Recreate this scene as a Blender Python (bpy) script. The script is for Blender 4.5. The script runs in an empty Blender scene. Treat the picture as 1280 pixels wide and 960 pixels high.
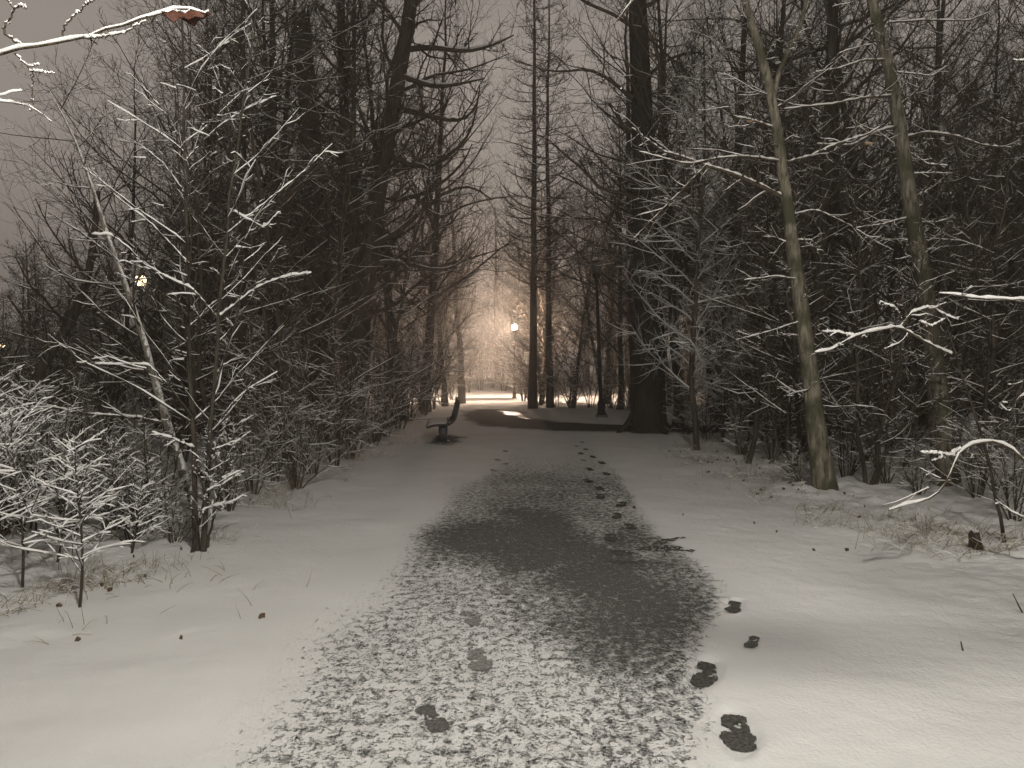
import bpy, math, random
import numpy as np

SC = bpy.context.scene
COL = SC.collection
PI = math.pi
RNG = np.random.default_rng(11)
random.seed(5)

# ------------------------------------------------------------------ camera
CAM_H, FPX, PITCH = 1.6, 950.0, math.atan(22 / 950)
cam = bpy.data.cameras.new('camera')
camo = bpy.data.objects.new('camera', cam)
COL.objects.link(camo)
cam.sensor_width = 36
cam.lens = 36 * FPX / 1280
cam.clip_start, cam.clip_end = 0.05, 2000
camo.location = (0, 0, CAM_H)
camo.rotation_euler = (PI / 2 - PITCH, 0, 0)
SC.camera = camo


def at(px, py, Y):
    """the point of the photograph's pixel at depth Y metres"""
    u, v = (px - 640) / FPX, (480 - py) / FPX
    c, s = math.cos(PITCH), math.sin(PITCH)
    fy, fz = c + v * s, -s + v * c
    k = Y / fy
    return np.array([u * k, Y, CAM_H + fz * k])


def pix(x, y, z):
    c, s = math.cos(PITCH), math.sin(PITCH)
    dz = z - CAM_H
    f = np.maximum(y * c - dz * s, 0.05)
    w = y * s + dz * c
    return 640 + FPX * x / f, 480 - FPX * w / f


# ------------------------------------------------------------------ noise
def vnoise(x, y, seed=0):
    x = np.asarray(x, float); y = np.asarray(y, float)
    xi, yi = np.floor(x), np.floor(y)
    fx, fy = x - xi, y - yi
    fx = fx * fx * (3 - 2 * fx); fy = fy * fy * (3 - 2 * fy)

    def h(a, b):
        t = np.sin(a * 127.1 + b * 311.7 + seed * 74.7) * 43758.5453
        return t - np.floor(t)
    return (h(xi, yi) * (1 - fx) + h(xi + 1, yi) * fx) * (1 - fy) + (h(xi, yi + 1) * (1 - fx) + h(xi + 1, yi + 1) * fx) * fy


def fbm(x, y, seed=0, o=4):
    s, a, f = 0, 0.5, 1.0
    for i in range(o):
        s = s + a * vnoise(x * f, y * f, seed + i * 3); a *= 0.5; f *= 2.03
    return s


def sstep(a, b, x):
    t = np.clip((x - a) / (b - a), 0, 1)
    return t * t * (3 - 2 * t)


# ------------------------------------------------------------------ footprints: (px, py, turn, scale, faint)
PRINTS = [
    (921, 912, 0.07, 1.12, 0), (882, 841, -0.16, 1.0, 0), (917, 757, -0.14, 0.8, 0), (941, 803, -0.23, 0.6, 1),
    (540, 897, 0.25, 0.85, 1), (599, 824, 0.05, 0.95, 2), (588, 773, 0.18, 0.85, 2), (631, 736, 0.05, 0.8, 2),
    (764, 671, -0.05, 1.05, 0), (788, 657, 0.09, 0.95, 0), (771, 643, -0.09, 0.95, 0), (777, 629, -0.16, 1.0, 0), (751, 620, -0.09, 0.9, 0),
    (750, 610, -0.09, 0.9, 0), (735, 601, 0.05, 1.05, 0), (758, 592, 0.07, 0.9, 0), (737, 586, 0.09, 0.95, 0),
    (752, 579.5, 0.18, 0.9, 0), (741, 571.5, 0.09, 0.9, 0), (726, 567.5, 0.00, 0.9, 0), (729, 576, 0.27, 0.6, 1), (732, 562.5, 0.00, 0.8, 1),
    (721, 558.5, 0.05, 0.8, 1), (728, 553.5, 0.00, 0.8, 1),
    (632, 564, 0.00, 0.9, 2), (622, 575, 0.09, 0.9, 2), (632, 580, -0.09, 0.9, 2), (617, 588, 0.14, 0.9, 2), (630, 594, 0.00, 0.9, 2),
    (618, 605, 0.09, 0.9, 2), (628, 615, 0.05, 0.9, 2), (611, 628, 0.14, 0.9, 2),
]


def gpt(px, py):
    Y = CAM_H * FPX / max(py - 458, 1)
    p = at(px, py, Y)
    k = CAM_H / (CAM_H - p[2])
    return p[0] * k, p[1] * k


PRINT_XY = [gpt(a[0], a[1]) for a in PRINTS]
# the walkers head along the view rays
PRINTS = [(a[0], a[1], a[2] - q[0] / q[1], a[3], a[4]) for a, q in zip(PRINTS, PRINT_XY)]


def base_height(x, y):
    x = np.asarray(x, float); y = np.asarray(y, float)
    z = -0.50 * sstep(24, 46, y) + 0.55 * sstep(56, 80, y)
    verge = sstep(2.4, 4.6, np.abs(x + 0.1 * np.clip(y - 4, 0, 8) * 0 + 0.0)) * (1 - 0.6 * sstep(14, 40, y) * (np.abs(x) < 8))
    z = z + verge * (0.18 * (fbm(x * 0.9, y * 0.9, 3) - 0.45) + 0.15 * (fbm(x * 4.3, y * 4.3, 8) - 0.45))
    z = z + 0.03 * (fbm(x * 0.7, y * 0.7, 21) - 0.45) + 0.045 * sstep(1.4, 2.2, np.abs(x)) * (fbm(x * 0.9 + y * 0.5, y * 1.6, 25, 3) - 0.45)
    z = z + 0.35 * sstep(5, 16, np.abs(x)) * fbm(x * 0.15, y * 0.15, 40)
    z = z + 0.02 * (fbm(x * 3.1, y * 3.1, 31) - 0.45) + 0.009 * (fbm(x * 11, y * 11, 33, 3) - 0.45) * (np.abs(x) < 6) * (y < 14)
    return z


def height(x, y):
    z = base_height(x, y)
    for (px, py, a, s, f), (cx, cy) in zip(PRINTS, PRINT_XY):
        if cy > 12:
            continue
        dx, dy = x - cx, y - cy
        m = (np.abs(dx) < 0.4) & (np.abs(dy) < 0.5)
        if not np.any(m):
            continue
        ca, sa = math.cos(a), math.sin(a)
        u, v = (dx * ca + dy * sa) / s, (-dx * sa + dy * ca) / s
        d = np.sqrt((u / 0.065) ** 2 + (v / 0.17) ** 2)
        dep = 0.015 if f == 0 else 0.008
        z = z - dep * (1 - sstep(1.12, 1.5, d)) + 0.006 * np.exp(-((d - 1.65) / 0.22) ** 2) * (f == 0) * sstep(0.35, 0.9, vnoise(x * 22, y * 22, 3))
    return z


def hz(x, y):
    return float(base_height(np.array([x]), np.array([y]))[0])


def poly_in(px, py, poly):
    ins = np.zeros(px.shape, bool)
    n = len(poly)
    for i in range(n):
        x1, y1 = poly[i]; x2, y2 = poly[(i + 1) % n]
        if y1 == y2:
            continue
        c = ((y1 > py) != (y2 > py)) & (px < (x2 - x1) * (py - y1) / (y2 - y1) + x1)
        ins ^= c
    return ins


def poly_soft(px, py, poly, soft):
    """1 inside the polygon, falling to 0 over soft"""
    d = np.full(px.shape, 1e9)
    n = len(poly)
    for i in range(n):
        x1, y1 = poly[i]; x2, y2 = poly[(i + 1) % n]
        ex, ey = x2 - x1, y2 - y1
        t = np.clip(((px - x1) * ex + (py - y1) * ey) / (ex * ex + ey * ey + 1e-9), 0, 1)
        d = np.minimum(d, np.hypot(px - x1 - t * ex, py - y1 - t * ey))
    d = np.where(poly_in(px, py, poly), d, -d)
    return sstep(-soft, soft, d)


def gq(pts):
    """pixels of the level ground -> ground metres"""
    return [gpt(*p) for p in pts]


# wet bare bend of the crossing path, in ground metres (x, y)
BEND = [(9.0, 17.6), (3.0, 18.6), (1.2, 19.1), (0.0, 19.4), (-0.75, 20.6), (-1.35, 23.2), (-1.7, 26.5), (-1.25, 29.8), (-0.4, 29.6), (0.25, 27.2), (0.55, 24.0), (1.3, 21.9), (3.0, 20.9), (9.0, 20.2)]
FARSTRIP = [(-3.2, 46.5), (0.3, 46.5), (0.0, 51), (-3.4, 51)]


def thaw_fields(x, y, z):
    px, py = pix(x, y, z)
    front = y > 1.2
    pyc = np.clip(py, 540, 1500)
    lp = [(1500, 0), (960, 275), (900, 315), (850, 352), (780, 425), (740, 470), (700, 508), (660, 528), (620, 565), (585, 610), (560, 640)]
    rp = [(1500, 900), (960, 885), (900, 868), (850, 858), (800, 885), (760, 900), (720, 885), (690, 850), (660, 812), (620, 790), (585, 770), (560, 735)]
    L = np.interp(pyc, [a[0] for a in lp][::-1], [a[1] for a in lp][::-1])
    R = np.interp(pyc, [a[0] for a in rp][::-1], [a[1] for a in rp][::-1])
    w = (pyc - 458) * 0.16
    wob = (fbm(x * 1.6, y * 1.1, 5) - 0.45) * w * 1.6
    edge = sstep(-w * 0.8, w, px - L + wob) * sstep(-w * 0.5, w * 0.5, R - px + wob)
    amp = np.interp(pyc, [548, 562, 600, 640, 700, 730, 800, 960], [0.02, 0.20, 0.40, 0.46, 0.40, 0.35, 0.335, 0.325]) * (0.78 + 0.5 * fbm(x * 2.3, y * 1.7, 71, 3))
    t = edge * amp * np.where(front, 1, 0.9)
    for cx, cy, rx, ry, a in [(628, 676, 105, 32, 0.34), (775, 752, 105, 66, 0.36), (700, 690, 100, 45, 0.22), (690, 620, 75, 32, 0.14), (735, 695, 60, 34, 0.14), (800, 860, 75, 80, 0.12)]:
        d = np.hypot((px - cx) / rx, (py - cy) / ry)
        t = t + a * (1 - sstep(0.2, 1.5, d + 1.0 * (fbm(x * 2.6, y * 2.0, 9) - 0.45))) * front * edge
    t = np.clip(t, 0, 0.78)
    wobx = x + 0.9 * (fbm(x * 1.3, y * 0.5, 77) - 0.45)
    woby = y + 1.1 * (fbm(x * 0.9, y * 0.5, 78) - 0.45)
    wet = poly_soft(wobx, woby, BEND, 0.45)
    far = poly_soft(wobx, y, FARSTRIP, 0.8) * 0.9
    # bare patch under the bench
    bx, by = gpt(557, 549)
    d = np.hypot((x - bx - 0.03) / 0.42, (y - by + 0.1) / 1.3)
    pad = 1 - sstep(0.3, 1.3, d + 0.9 * (fbm(x * 4, y * 4, 60) - 0.45))
    t = np.maximum.reduce([t, wet, far, pad * 0.95])
    pud = 1 - sstep(0.4, 1.3, np.hypot((x - 0.16 - 0.15 * (25.6 - y)) / 0.5, (y - 25.8) / 3.1) + 1.3 * (fbm(x * 3.2, y * 0.9, 13) - 0.45))
    return np.where(front, t, 0.35 * (np.abs(x) < 1.5)), np.maximum(0.25 * wet, pud * wet)


# ------------------------------------------------------------------ materials
def mat(name):
    m = bpy.data.materials.new(name)
    m.use_nodes = True
    nt = m.node_tree
    return m, nt, nt.nodes['Principled BSDF']


def node(nt, t, **kw):
    n = nt.nodes.new(t)
    for k, v in kw.items():
        setattr(n, k, v)
    return n


def ramp(nt, src, stops, interp='LINEAR'):
    r = node(nt, 'ShaderNodeValToRGB')
    r.color_ramp.interpolation = interp
    el = r.color_ramp.elements
    el[0].position, el[0].color = stops[0][0], (*stops[0][1], 1)
    el[1].position, el[1].color = stops[1][0], (*stops[1][1], 1)
    for p, c in stops[2:]:
        e = el.new(p); e.color = (*c, 1)
    nt.links.new(src, r.inputs[0])
    return r.outputs[0]


def math_(nt, op, a, b=None, c=None, clamp=False):
    n = node(nt, 'ShaderNodeMath', operation=op, use_clamp=clamp)
    for i, v in enumerate((a, b, c)):
        if v is None:
            continue
        if isinstance(v, (int, float)):
            n.inputs[i].default_value = v
        else:
            nt.links.new(v, n.inputs[i])
    return n.outputs[0]


def noise(nt, co, scale, detail=3, rough=0.55, dist=0.0):
    n = node(nt, 'ShaderNodeTexNoise')
    n.inputs['Scale'].default_value = scale
    n.inputs['Detail'].default_value = detail
    n.inputs['Roughness'].default_value = rough
    n.inputs['Distortion'].default_value = dist
    if co is not None:
        nt.links.new(co, n.inputs['Vector'])
    return n.outputs['Fac']


def mapping(nt, co, sc):
    m = node(nt, 'ShaderNodeMapping')
    m.inputs['Scale'].default_value = sc
    nt.links.new(co, m.inputs['Vector'])
    return m.outputs[0]


def mix(nt, f, a, b):
    n = node(nt, 'ShaderNodeMix', data_type='RGBA')
    for s, v in ((n.inputs[0], f), (n.inputs[6], a), (n.inputs[7], b)):
        if isinstance(v, tuple):
            s.default_value = (*v, 1)
        elif isinstance(v, (int, float)):
            s.default_value = v
        else:
            nt.links.new(v, s)
    return n.outputs[2]


def bump(nt, h, strength, dist, bs):
    b = node(nt, 'ShaderNodeBump')
    b.inputs['Strength'].default_value = strength
    b.inputs['Distance'].default_value = dist
    nt.links.new(h, b.inputs['Height'])
    nt.links.new(b.outputs[0], bs.inputs['Normal'])


SNOW = (0.80, 0.79, 0.77)


def ground_material():
    m, nt, bs = mat('snow_and_asphalt')
    co = node(nt, 'ShaderNodeTexCoord').outputs['Object']
    th = node(nt, 'ShaderNodeAttribute', attribute_name='thaw').outputs['Fac']
    wet = node(nt, 'ShaderNodeAttribute', attribute_name='wet').outputs['Fac']
    n1 = noise(nt, mapping(nt, co, (1, 0.8, 1)), 19, 5, 0.66, 0.3)
    n2 = noise(nt, co, 62, 2, 0.6)
    n = math_(nt, 'ADD', math_(nt, 'MULTIPLY', n1, 0.62), math_(nt, 'MULTIPLY', n2, 0.38))
    # bare where noise < threshold(thaw)
    thr = math_(nt, 'MULTIPLY_ADD', th, 0.40, 0.31)
    bare = node(nt, 'ShaderNodeMapRange', interpolation_type='SMOOTHSTEP')
    nt.links.new(math_(nt, 'SUBTRACT', thr, n), bare.inputs[0])
    bare.inputs[1].default_value = -0.085
    bare.inputs[2].default_value = 0.115
    bare = bare.outputs[0]
    bare = math_(nt, 'MULTIPLY', bare, math_(nt, 'GREATER_THAN', th, 0.012))
    tone = noise(nt, co, 1.1, 4)
    snow = ramp(nt, tone, [(0.3, (0.74, 0.73, 0.715)), (0.7, (0.83, 0.82, 0.805))])
    grit = noise(nt, co, 160, 2, 0.7)
    asph = ramp(nt, grit, [(0.35, (0.030, 0.029, 0.026)), (0.7, (0.085, 0.08, 0.072))])
    # thin frost left on the bare ground
    fr = math_(nt, 'MULTIPLY', math_(nt, 'SUBTRACT', 1.0, math_(nt, 'MULTIPLY', wet, 4.0), clamp=True), ramp_val(nt, noise(nt, co, 95, 3, 0.7), 0.45, 0.75))
    asph = mix(nt, math_(nt, 'MULTIPLY', fr, 0.75), asph, (0.42, 0.415, 0.40))
    nt.links.new(mix(nt, math_(nt, 'MULTIPLY', bare, 0.96), snow, asph), bs.inputs['Base Color'])
    rough = math_(nt, 'SUBTRACT', 0.85, math_(nt, 'MULTIPLY', math_(nt, 'MULTIPLY', bare, wet), 0.5))
    nt.links.new(rough, bs.inputs['Roughness'])
    pud = ramp_val(nt, wet, 0.3, 0.9)
    nt.links.new(math_(nt, 'SUBTRACT', 0.92, math_(nt, 'MULTIPLY', math_(nt, 'MULTIPLY', bare, pud), 0.55)), bs.inputs['Roughness'])
    nt.links.new(math_(nt, 'MULTIPLY_ADD', pud, 0.4, math_(nt, 'MULTIPLY_ADD', bare, -0.12, 0.14)), bs.inputs['Specular IOR Level'])
    lump = noise(nt, co, 6, 5, 0.6)
    fine = noise(nt, co, 45, 3, 0.6)
    h = math_(nt, 'ADD', math_(nt, 'MULTIPLY', lump, 0.55), math_(nt, 'MULTIPLY', fine, 0.3))
    h = math_(nt, 'SUBTRACT', h, math_(nt, 'MULTIPLY', bare, 0.9))
    bump(nt, h, 1.0, 0.028, bs)
    return m


def ramp_val(nt, src, a, b):
    r = node(nt, 'ShaderNodeMapRange', interpolation_type='SMOOTHSTEP')
    nt.links.new(src, r.inputs[0])
    r.inputs[1].default_value, r.inputs[2].default_value = a, b
    return r.outputs[0]


def bark_material(name, c1, c2, snow=0.0, scale=6, c3=None):
    """ridged bark, optionally dusted with snow where the surface faces up"""
    m, nt, bs = mat(name)
    co = node(nt, 'ShaderNodeTexCoord').outputs['Object']
    n1 = noise(nt, mapping(nt, co, (4, 4, 0.7)), scale, 5, 0.65, 0.4)
    n2 = noise(nt, co, scale * 0.35, 3)
    col = ramp(nt, n1, [(0.33, c1), (0.68, c2)])
    if c3 is not None:
        col = mix(nt, ramp_val(nt, n2, 0.45, 0.62), col, c3)
    rnd = node(nt, 'ShaderNodeObjectInfo').outputs['Random']
    hsv = node(nt, 'ShaderNodeHueSaturation')
    nt.links.new(col, hsv.inputs['Color'])
    nt.links.new(math_(nt, 'MULTIPLY_ADD', rnd, 0.5, 0.75), hsv.inputs['Value'])
    col = hsv.outputs[0]
    if snow:
        nz = node(nt, 'ShaderNodeSeparateXYZ')
        nt.links.new(node(nt, 'ShaderNodeNewGeometry').outputs['Normal'], nz.inputs[0])
        f = math_(nt, 'ADD', nz.outputs[2], math_(nt, 'MULTIPLY_ADD', noise(nt, co, 22, 3), 0.9, -0.45))
        col = mix(nt, ramp_val(nt, f, 0.62 - 0.5 * snow, 0.8 - 0.5 * snow), col, SNOW)
    nt.links.new(col, bs.inputs['Base Color'])
    bs.inputs['Roughness'].default_value = 0.9
    bs.inputs['Specular IOR Level'].default_value = 0.15
    bump(nt, n1, 1.0, 0.035, bs)
    return m


def plain(name, c, rough=0.6, metal=0.0, var=0.25, scale=12, spec=0.3):
    m, nt, bs = mat(name)
    co = node(nt, 'ShaderNodeTexCoord').outputs['Object']
    n = noise(nt, co, scale, 4)
    lo = tuple(v * (1 - var) for v in c); hi = tuple(min(v * (1 + var), 1) for v in c)
    nt.links.new(ramp(nt, n, [(0.3, lo), (0.7, hi)]), bs.inputs['Base Color'])
    bs.inputs['Roughness'].default_value = rough
    bs.inputs['Metallic'].default_value = metal
    bs.inputs['Specular IOR Level'].default_value = spec
    bump(nt, n, 0.25, 0.004, bs)
    return m


def glow(name, c, s):
    m = bpy.data.materials.new(name); m.use_nodes = True
    nt = m.node_tree
    nt.nodes.remove(nt.nodes['Principled BSDF'])
    e = node(nt, 'ShaderNodeEmission')
    e.inputs[0].default_value = (*c, 1); e.inputs[1].default_value = s
    nt.links.new(e.outputs[0], nt.nodes['Material Output'].inputs[0])
    return m


M = {}
M['ground'] = ground_material()
M['snow'] = plain('snow', (0.80, 0.79, 0.77), 0.9, var=0.05, scale=20, spec=0.2)
M['dark_bark'] = bark_material('dark_bark', (0.03, 0.025, 0.019), (0.11, 0.092, 0.072))
M['black_bark'] = bark_material('black_bark', (0.012, 0.010, 0.008), (0.05, 0.042, 0.034), scale=4)
M['twig'] = bark_material('twig_bark', (0.05, 0.039, 0.027), (0.125, 0.099, 0.072), scale=9)
M['olive_bark'] = bark_material('olive_bark', (0.035, 0.031, 0.022), (0.30, 0.275, 0.21), scale=6, c3=(0.07, 0.07, 0.042))
M['tan_twig'] = bark_material('tan_twig', (0.045, 0.039, 0.031), (0.105, 0.09, 0.07), scale=9)
M['plastered'] = bark_material('snow_plastered_bark', (0.10, 0.09, 0.075), (0.26, 0.24, 0.2), snow=1.05, scale=5)
M['grey_twig'] = bark_material('grey_frosted_twig', (0.3, 0.295, 0.29), (0.6, 0.59, 0.575), scale=8)
M['grass'] = plain('dead_grass', (0.24, 0.19, 0.11), 0.8, var=0.5, scale=6)
M['dead_leaf'] = plain('dead_leaf', (0.09, 0.06, 0.035), 0.8, var=0.5, scale=25)
M['red_leaf'] = plain('red_brown_leaf', (0.062, 0.021, 0.012), 0.7, var=0.55, scale=70)
M['tan_leaf'] = plain('tan_leaf', (0.42, 0.27, 0.13), 0.7, var=0.3, scale=40)
M['iron'] = plain('black_iron', (0.008, 0.009, 0.010), 0.6, var=0.3, spec=0.2)
M['bench_metal'] = plain('bench_steel', (0.02, 0.024, 0.03), 0.5, var=0.3, spec=0.5)
M['bench_slat'] = plain('bench_slat', (0.035, 0.028, 0.022), 0.6, var=0.4)
M['concrete'] = plain('concrete', (0.16, 0.155, 0.145), 0.85, var=0.3)
M['slush'] = plain('wet_slush', (0.092, 0.088, 0.079), 0.95, var=0.7, scale=60, spec=0.05)
M['grey_slush'] = plain('grey_slush', (0.23, 0.225, 0.21), 0.7, var=0.55, scale=60)
M['thin_slush'] = plain('thin_slush', (0.12, 0.117, 0.108), 0.65, var=0.6, scale=60)
M['rock'] = plain('grey_rock', (0.2, 0.19, 0.185), 0.9, var=0.3, scale=7)
M['opal_off'] = plain('opal_glass', (0.10, 0.095, 0.085), 0.35, var=0.2)
M['near_lamp'] = glow('lamp_light_near', (1.0, 0.96, 0.875), 1500)
M['far_lamp'] = glow('lamp_light_far', (1.0, 0.74, 0.56), 7000)
M['left_lamp'] = glow('lamp_light_left', (1.0, 0.78, 0.46), 7)


# ------------------------------------------------------------------ mesh building
class MB:
    """collects vertices and quads / triangles"""
    def __init__(self):
        self.v, self.f4, self.f3, self.n = [], [], [], 0

    def add(self, v, f4=None, f3=None):
        v = np.asarray(v, float).reshape(-1, 3)
        if f4 is not None and len(f4):
            self.f4.append(np.asarray(f4, np.int64).reshape(-1, 4) + self.n)
        if f3 is not None and len(f3):
            self.f3.append(np.asarray(f3, np.int64).reshape(-1, 3) + self.n)
        self.v.append(v); self.n += len(v)

    def tubes(self, P, R, sides, cap=True):
        """P (m,n,3) centre lines, R (m,n) radii"""
        m, n, _ = P.shape
        if m == 0:
            return
        T = np.empty_like(P)
        T[:, 1:-1] = P[:, 2:] - P[:, :-2]
        T[:, 0] = P[:, 1] - P[:, 0]; T[:, -1] = P[:, -1] - P[:, -2]
        T /= np.linalg.norm(T, axis=2, keepdims=True) + 1e-9
        mean = P[:, -1] - P[:, 0]
        mean /= np.linalg.norm(mean, axis=1, keepdims=True) + 1e-9
        ref = np.where(np.abs(mean[:, 2:3]) > 0.8, np.array([[1.0, 0.2, 0]]), np.array([[0, 0, 1.0]]))
        U = np.cross(T, ref[:, None, :]); U /= np.linalg.norm(U, axis=2, keepdims=True) + 1e-9
        V = np.cross(T, U)
        a = np.arange(sides) * 2 * PI / sides
        ring = P[:, :, None] + R[:, :, None, None] * (U[:, :, None] * np.cos(a)[None, None, :, None] + V[:, :, None] * np.sin(a)[None, None, :, None])
        base = (np.arange(m) * n * sides)[:, None, None] + (np.arange(n - 1) * sides)[None, :, None]
        k = np.arange(sides)[None, None, :]; k2 = (np.arange(sides) + 1)[None, None, :] % sides
        f = np.stack([base + k, base + sides + k, base + sides + k2, base + k2], -1).reshape(-1, 4)
        vs = ring.reshape(-1, 3)
        f3 = None
        if cap and sides <= 4:
            e = (np.arange(m) * n * sides + (n - 1) * sides)[:, None]
            f3 = np.concatenate([np.stack([e + 0, e + 2, e + 1], -1).reshape(-1, 3)] + ([np.stack([e, e + 3, e + 2], -1).reshape(-1, 3)] if sides == 4 else []))
        elif cap:
            c = P[:, -1] + T[:, -1] * R[:, -1:] * 0.5
            vs = np.concatenate([vs, c])
            e = (np.arange(m) * n * sides + (n - 1) * sides)[:, None]
            kk = np.arange(sides)[None]; kk2 = (kk + 1) % sides
            f3 = np.stack([e + kk, np.broadcast_to((m * n * sides + np.arange(m))[:, None], (m, sides)), e + kk2], -1).reshape(-1, 3)
        self.add(vs, f, f3)

    def lathe(self, prof, sides=20, c=(0, 0, 0)):
        p = np.array(prof, float)
        a = np.arange(sides) * 2 * PI / sides
        v = np.stack([c[0] + p[:, None, 0] * np.cos(a), c[1] + p[:, None, 0] * np.sin(a), c[2] + np.repeat(p[:, 1:2], sides, 1)], -1)
        n = len(p)
        b = (np.arange(n - 1) * sides)[:, None]
        k = np.arange(sides)[None]; k2 = (k + 1) % sides
        self.add(v, np.stack([b + k, b + k2, b + sides + k2, b + sides + k], -1).reshape(-1, 4))

    def box(self, c, s, bev=0.0):
        x, y, z = [q / 2 for q in s]
        if bev <= 0:
            v = [(i * x, j * y, k * z) for i in (-1, 1) for j in (-1, 1) for k in (-1, 1)]
            f = [(0, 1, 3, 2), (4, 6, 7, 5), (0, 4, 5, 1), (2, 3, 7, 6), (0, 2, 6, 4), (1, 5, 7, 3)]
            self.add(np.array(v) + np.array(c), f)
            return
        b = bev
        rings = []
        for (dz, ins) in ((-z, b), (-z + b, 0), (z - b, 0), (z, b)):
            X, Y = x - ins, y - ins
            rings.append([(-X + b, -Y, dz), (X - b, -Y, dz), (X, -Y + b, dz), (X, Y - b, dz), (X - b, Y, dz), (-X + b, Y, dz), (-X, Y - b, dz), (-X, -Y + b, dz)])
        v = np.array(rings).reshape(-1, 3) + np.array(c)
        f = []
        for r in range(3):
            for k in range(8):
                k2 = (k + 1) % 8
                f.append((r * 8 + k, r * 8 + k2, r * 8 + 8 + k2, r * 8 + 8 + k))
        o = 24
        f += [(o, o + 1, o + 2, o + 3), (o, o + 3, o + 4, o + 7), (o + 4, o + 5, o + 6, o + 7), (3, 2, 1, 0), (7, 4, 3, 0), (7, 6, 5, 4)]
        self.add(v, f)

    def mesh(self, name, m, smooth=True):
        me = bpy.data.meshes.new(name)
        V = np.concatenate(self.v) if self.v else np.zeros((0, 3))
        f4 = np.concatenate(self.f4) if self.f4 else np.zeros((0, 4), np.int64)
        f3 = np.concatenate(self.f3) if self.f3 else np.zeros((0, 3), np.int64)
        me.vertices.add(len(V)); me.vertices.foreach_set('co', V.astype(np.float32).ravel())
        loops = np.concatenate([f4.ravel(), f3.ravel()]).astype(np.int32)
        me.loops.add(len(loops)); me.loops.foreach_set('vertex_index', loops)
        n = len(f4) + len(f3)
        me.polygons.add(n)
        st = np.concatenate([np.arange(len(f4)) * 4, len(f4) * 4 + np.arange(len(f3)) * 3]).astype(np.int32)
        me.polygons.foreach_set('loop_start', st)
        me.polygons.foreach_set('use_smooth', np.full(n, smooth, bool))
        me.update(calc_edges=True)
        me.materials.append(m)
        return me

    def build(self, name, m, parent=None, smooth=True):
        return link(name, self.mesh(name, m, smooth), parent)


def link(name, me, parent=None):
    o = bpy.data.objects.new(name, me)
    COL.objects.link(o)
    if parent is not None:
        o.parent = parent
    return o


def tag(o, label=None, cat=None, group=None, kind=None):
    if label: o['label'] = label
    if cat: o['category'] = cat
    if group: o['group'] = group
    if kind: o['kind'] = kind
    return o


def thing(name, label, cat, loc=(0, 0, 0), rz=0.0, group=None):
    o = bpy.data.objects.new(name, None)
    o.empty_display_size = 0.2
    COL.objects.link(o)
    o.location = loc
    o.rotation_euler = (0, 0, rz)
    return tag(o, label, cat, group)


def copy_thing(root):
    r = root.copy(); COL.objects.link(r)
    for ch in root.children:
        c = ch.copy(); COL.objects.link(c); c.parent = r
        for g in ch.children:
            d = g.copy(); COL.objects.link(d); d.parent = c
    return r


# ------------------------------------------------------------------ growing branches
def norm(v):
    return v / (np.linalg.norm(v, axis=-1, keepdims=True) + 1e-9)


def resample(pts, n):
    pts = np.asarray(pts, float)
    d = np.r_[0, np.cumsum(np.linalg.norm(np.diff(pts[:, :3], axis=0), axis=1))]
    t = np.linspace(0, d[-1], n)
    # smooth (Catmull-like) by interpolating then averaging
    q = np.stack([np.interp(t, d, pts[:, i]) for i in range(pts.shape[1])], -1)
    for _ in range(2):
        q[1:-1] = 0.25 * q[:-2] + 0.5 * q[1:-1] + 0.25 * q[2:]
    return q


def grow(P, R, count, tr=(0.2, 0.95), ang=(0.9, 0.2), length=(0.3, 0.1), n=4, up=0.3, wig=0.12, ratio=0.6, tip=0.3, rmin=0.003, taper_len=0.6, rng=RNG, opposite=False, flat=0.0, rmax=9.0):
    """children of the branches P, R. length is given as a share of the parent's length"""
    m, k, _ = P.shape
    plen = np.linalg.norm(np.diff(P, axis=1), axis=2).sum(1)
    idx = np.repeat(np.arange(m), count)
    j = np.tile(np.arange(count), m)
    if opposite:
        pair = j // 2
        t = tr[0] + (tr[1] - tr[0]) * (pair + 0.5) / max(1, (count + 1) // 2) + rng.normal(0, 0.012, len(idx))
    else:
        t = tr[0] + (tr[1] - tr[0]) * (j + rng.random(len(idx))) / count
    t = np.clip(t, 0.01, 0.99)
    f = t * (k - 1); i = np.minimum(f.astype(int), k - 2); fr = (f - i)[:, None]
    pos = P[idx, i] * (1 - fr) + P[idx, i + 1] * fr
    tan = norm(P[idx, i + 1] - P[idx, i])
    r0 = (R[idx, i] * (1 - fr[:, 0]) + R[idx, i + 1] * fr[:, 0])
    ref = np.where(np.abs(tan[:, 2:3]) > 0.9, np.array([[1.0, 0, 0]]), np.array([[0, 0, 1.0]]))
    U = norm(np.cross(tan, ref)); V = np.cross(tan, U)
    off = rng.random(m)[idx] * 2 * PI
    if opposite:
        phi = off + (j // 2) * (PI / 2) + (j % 2) * PI + rng.normal(0, 0.25, len(idx))
    else:
        phi = off + j * 2.4 + rng.normal(0, 0.4, len(idx))
    if flat > 0:   # prefer sideways children (a flat spray)
        side = np.where(j % 2 == 0, 0.0, PI) + rng.normal(0, 0.5, len(idx))
        phi = np.where(rng.random(len(idx)) < flat, side, phi)
    a = rng.normal(ang[0], ang[1], len(idx))[:, None]
    d = tan * np.cos(a) + (U * np.cos(phi)[:, None] + V * np.sin(phi)[:, None]) * np.sin(a)
    L = plen[idx] * np.clip(rng.normal(length[0], length[1], len(idx)), 0.04, 2) * (1 - taper_len * t)
    return march(pos, d, L, np.minimum(np.maximum(r0 * ratio, rmin), rmax), n, up, wig, tip, rmin, rng)


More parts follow.
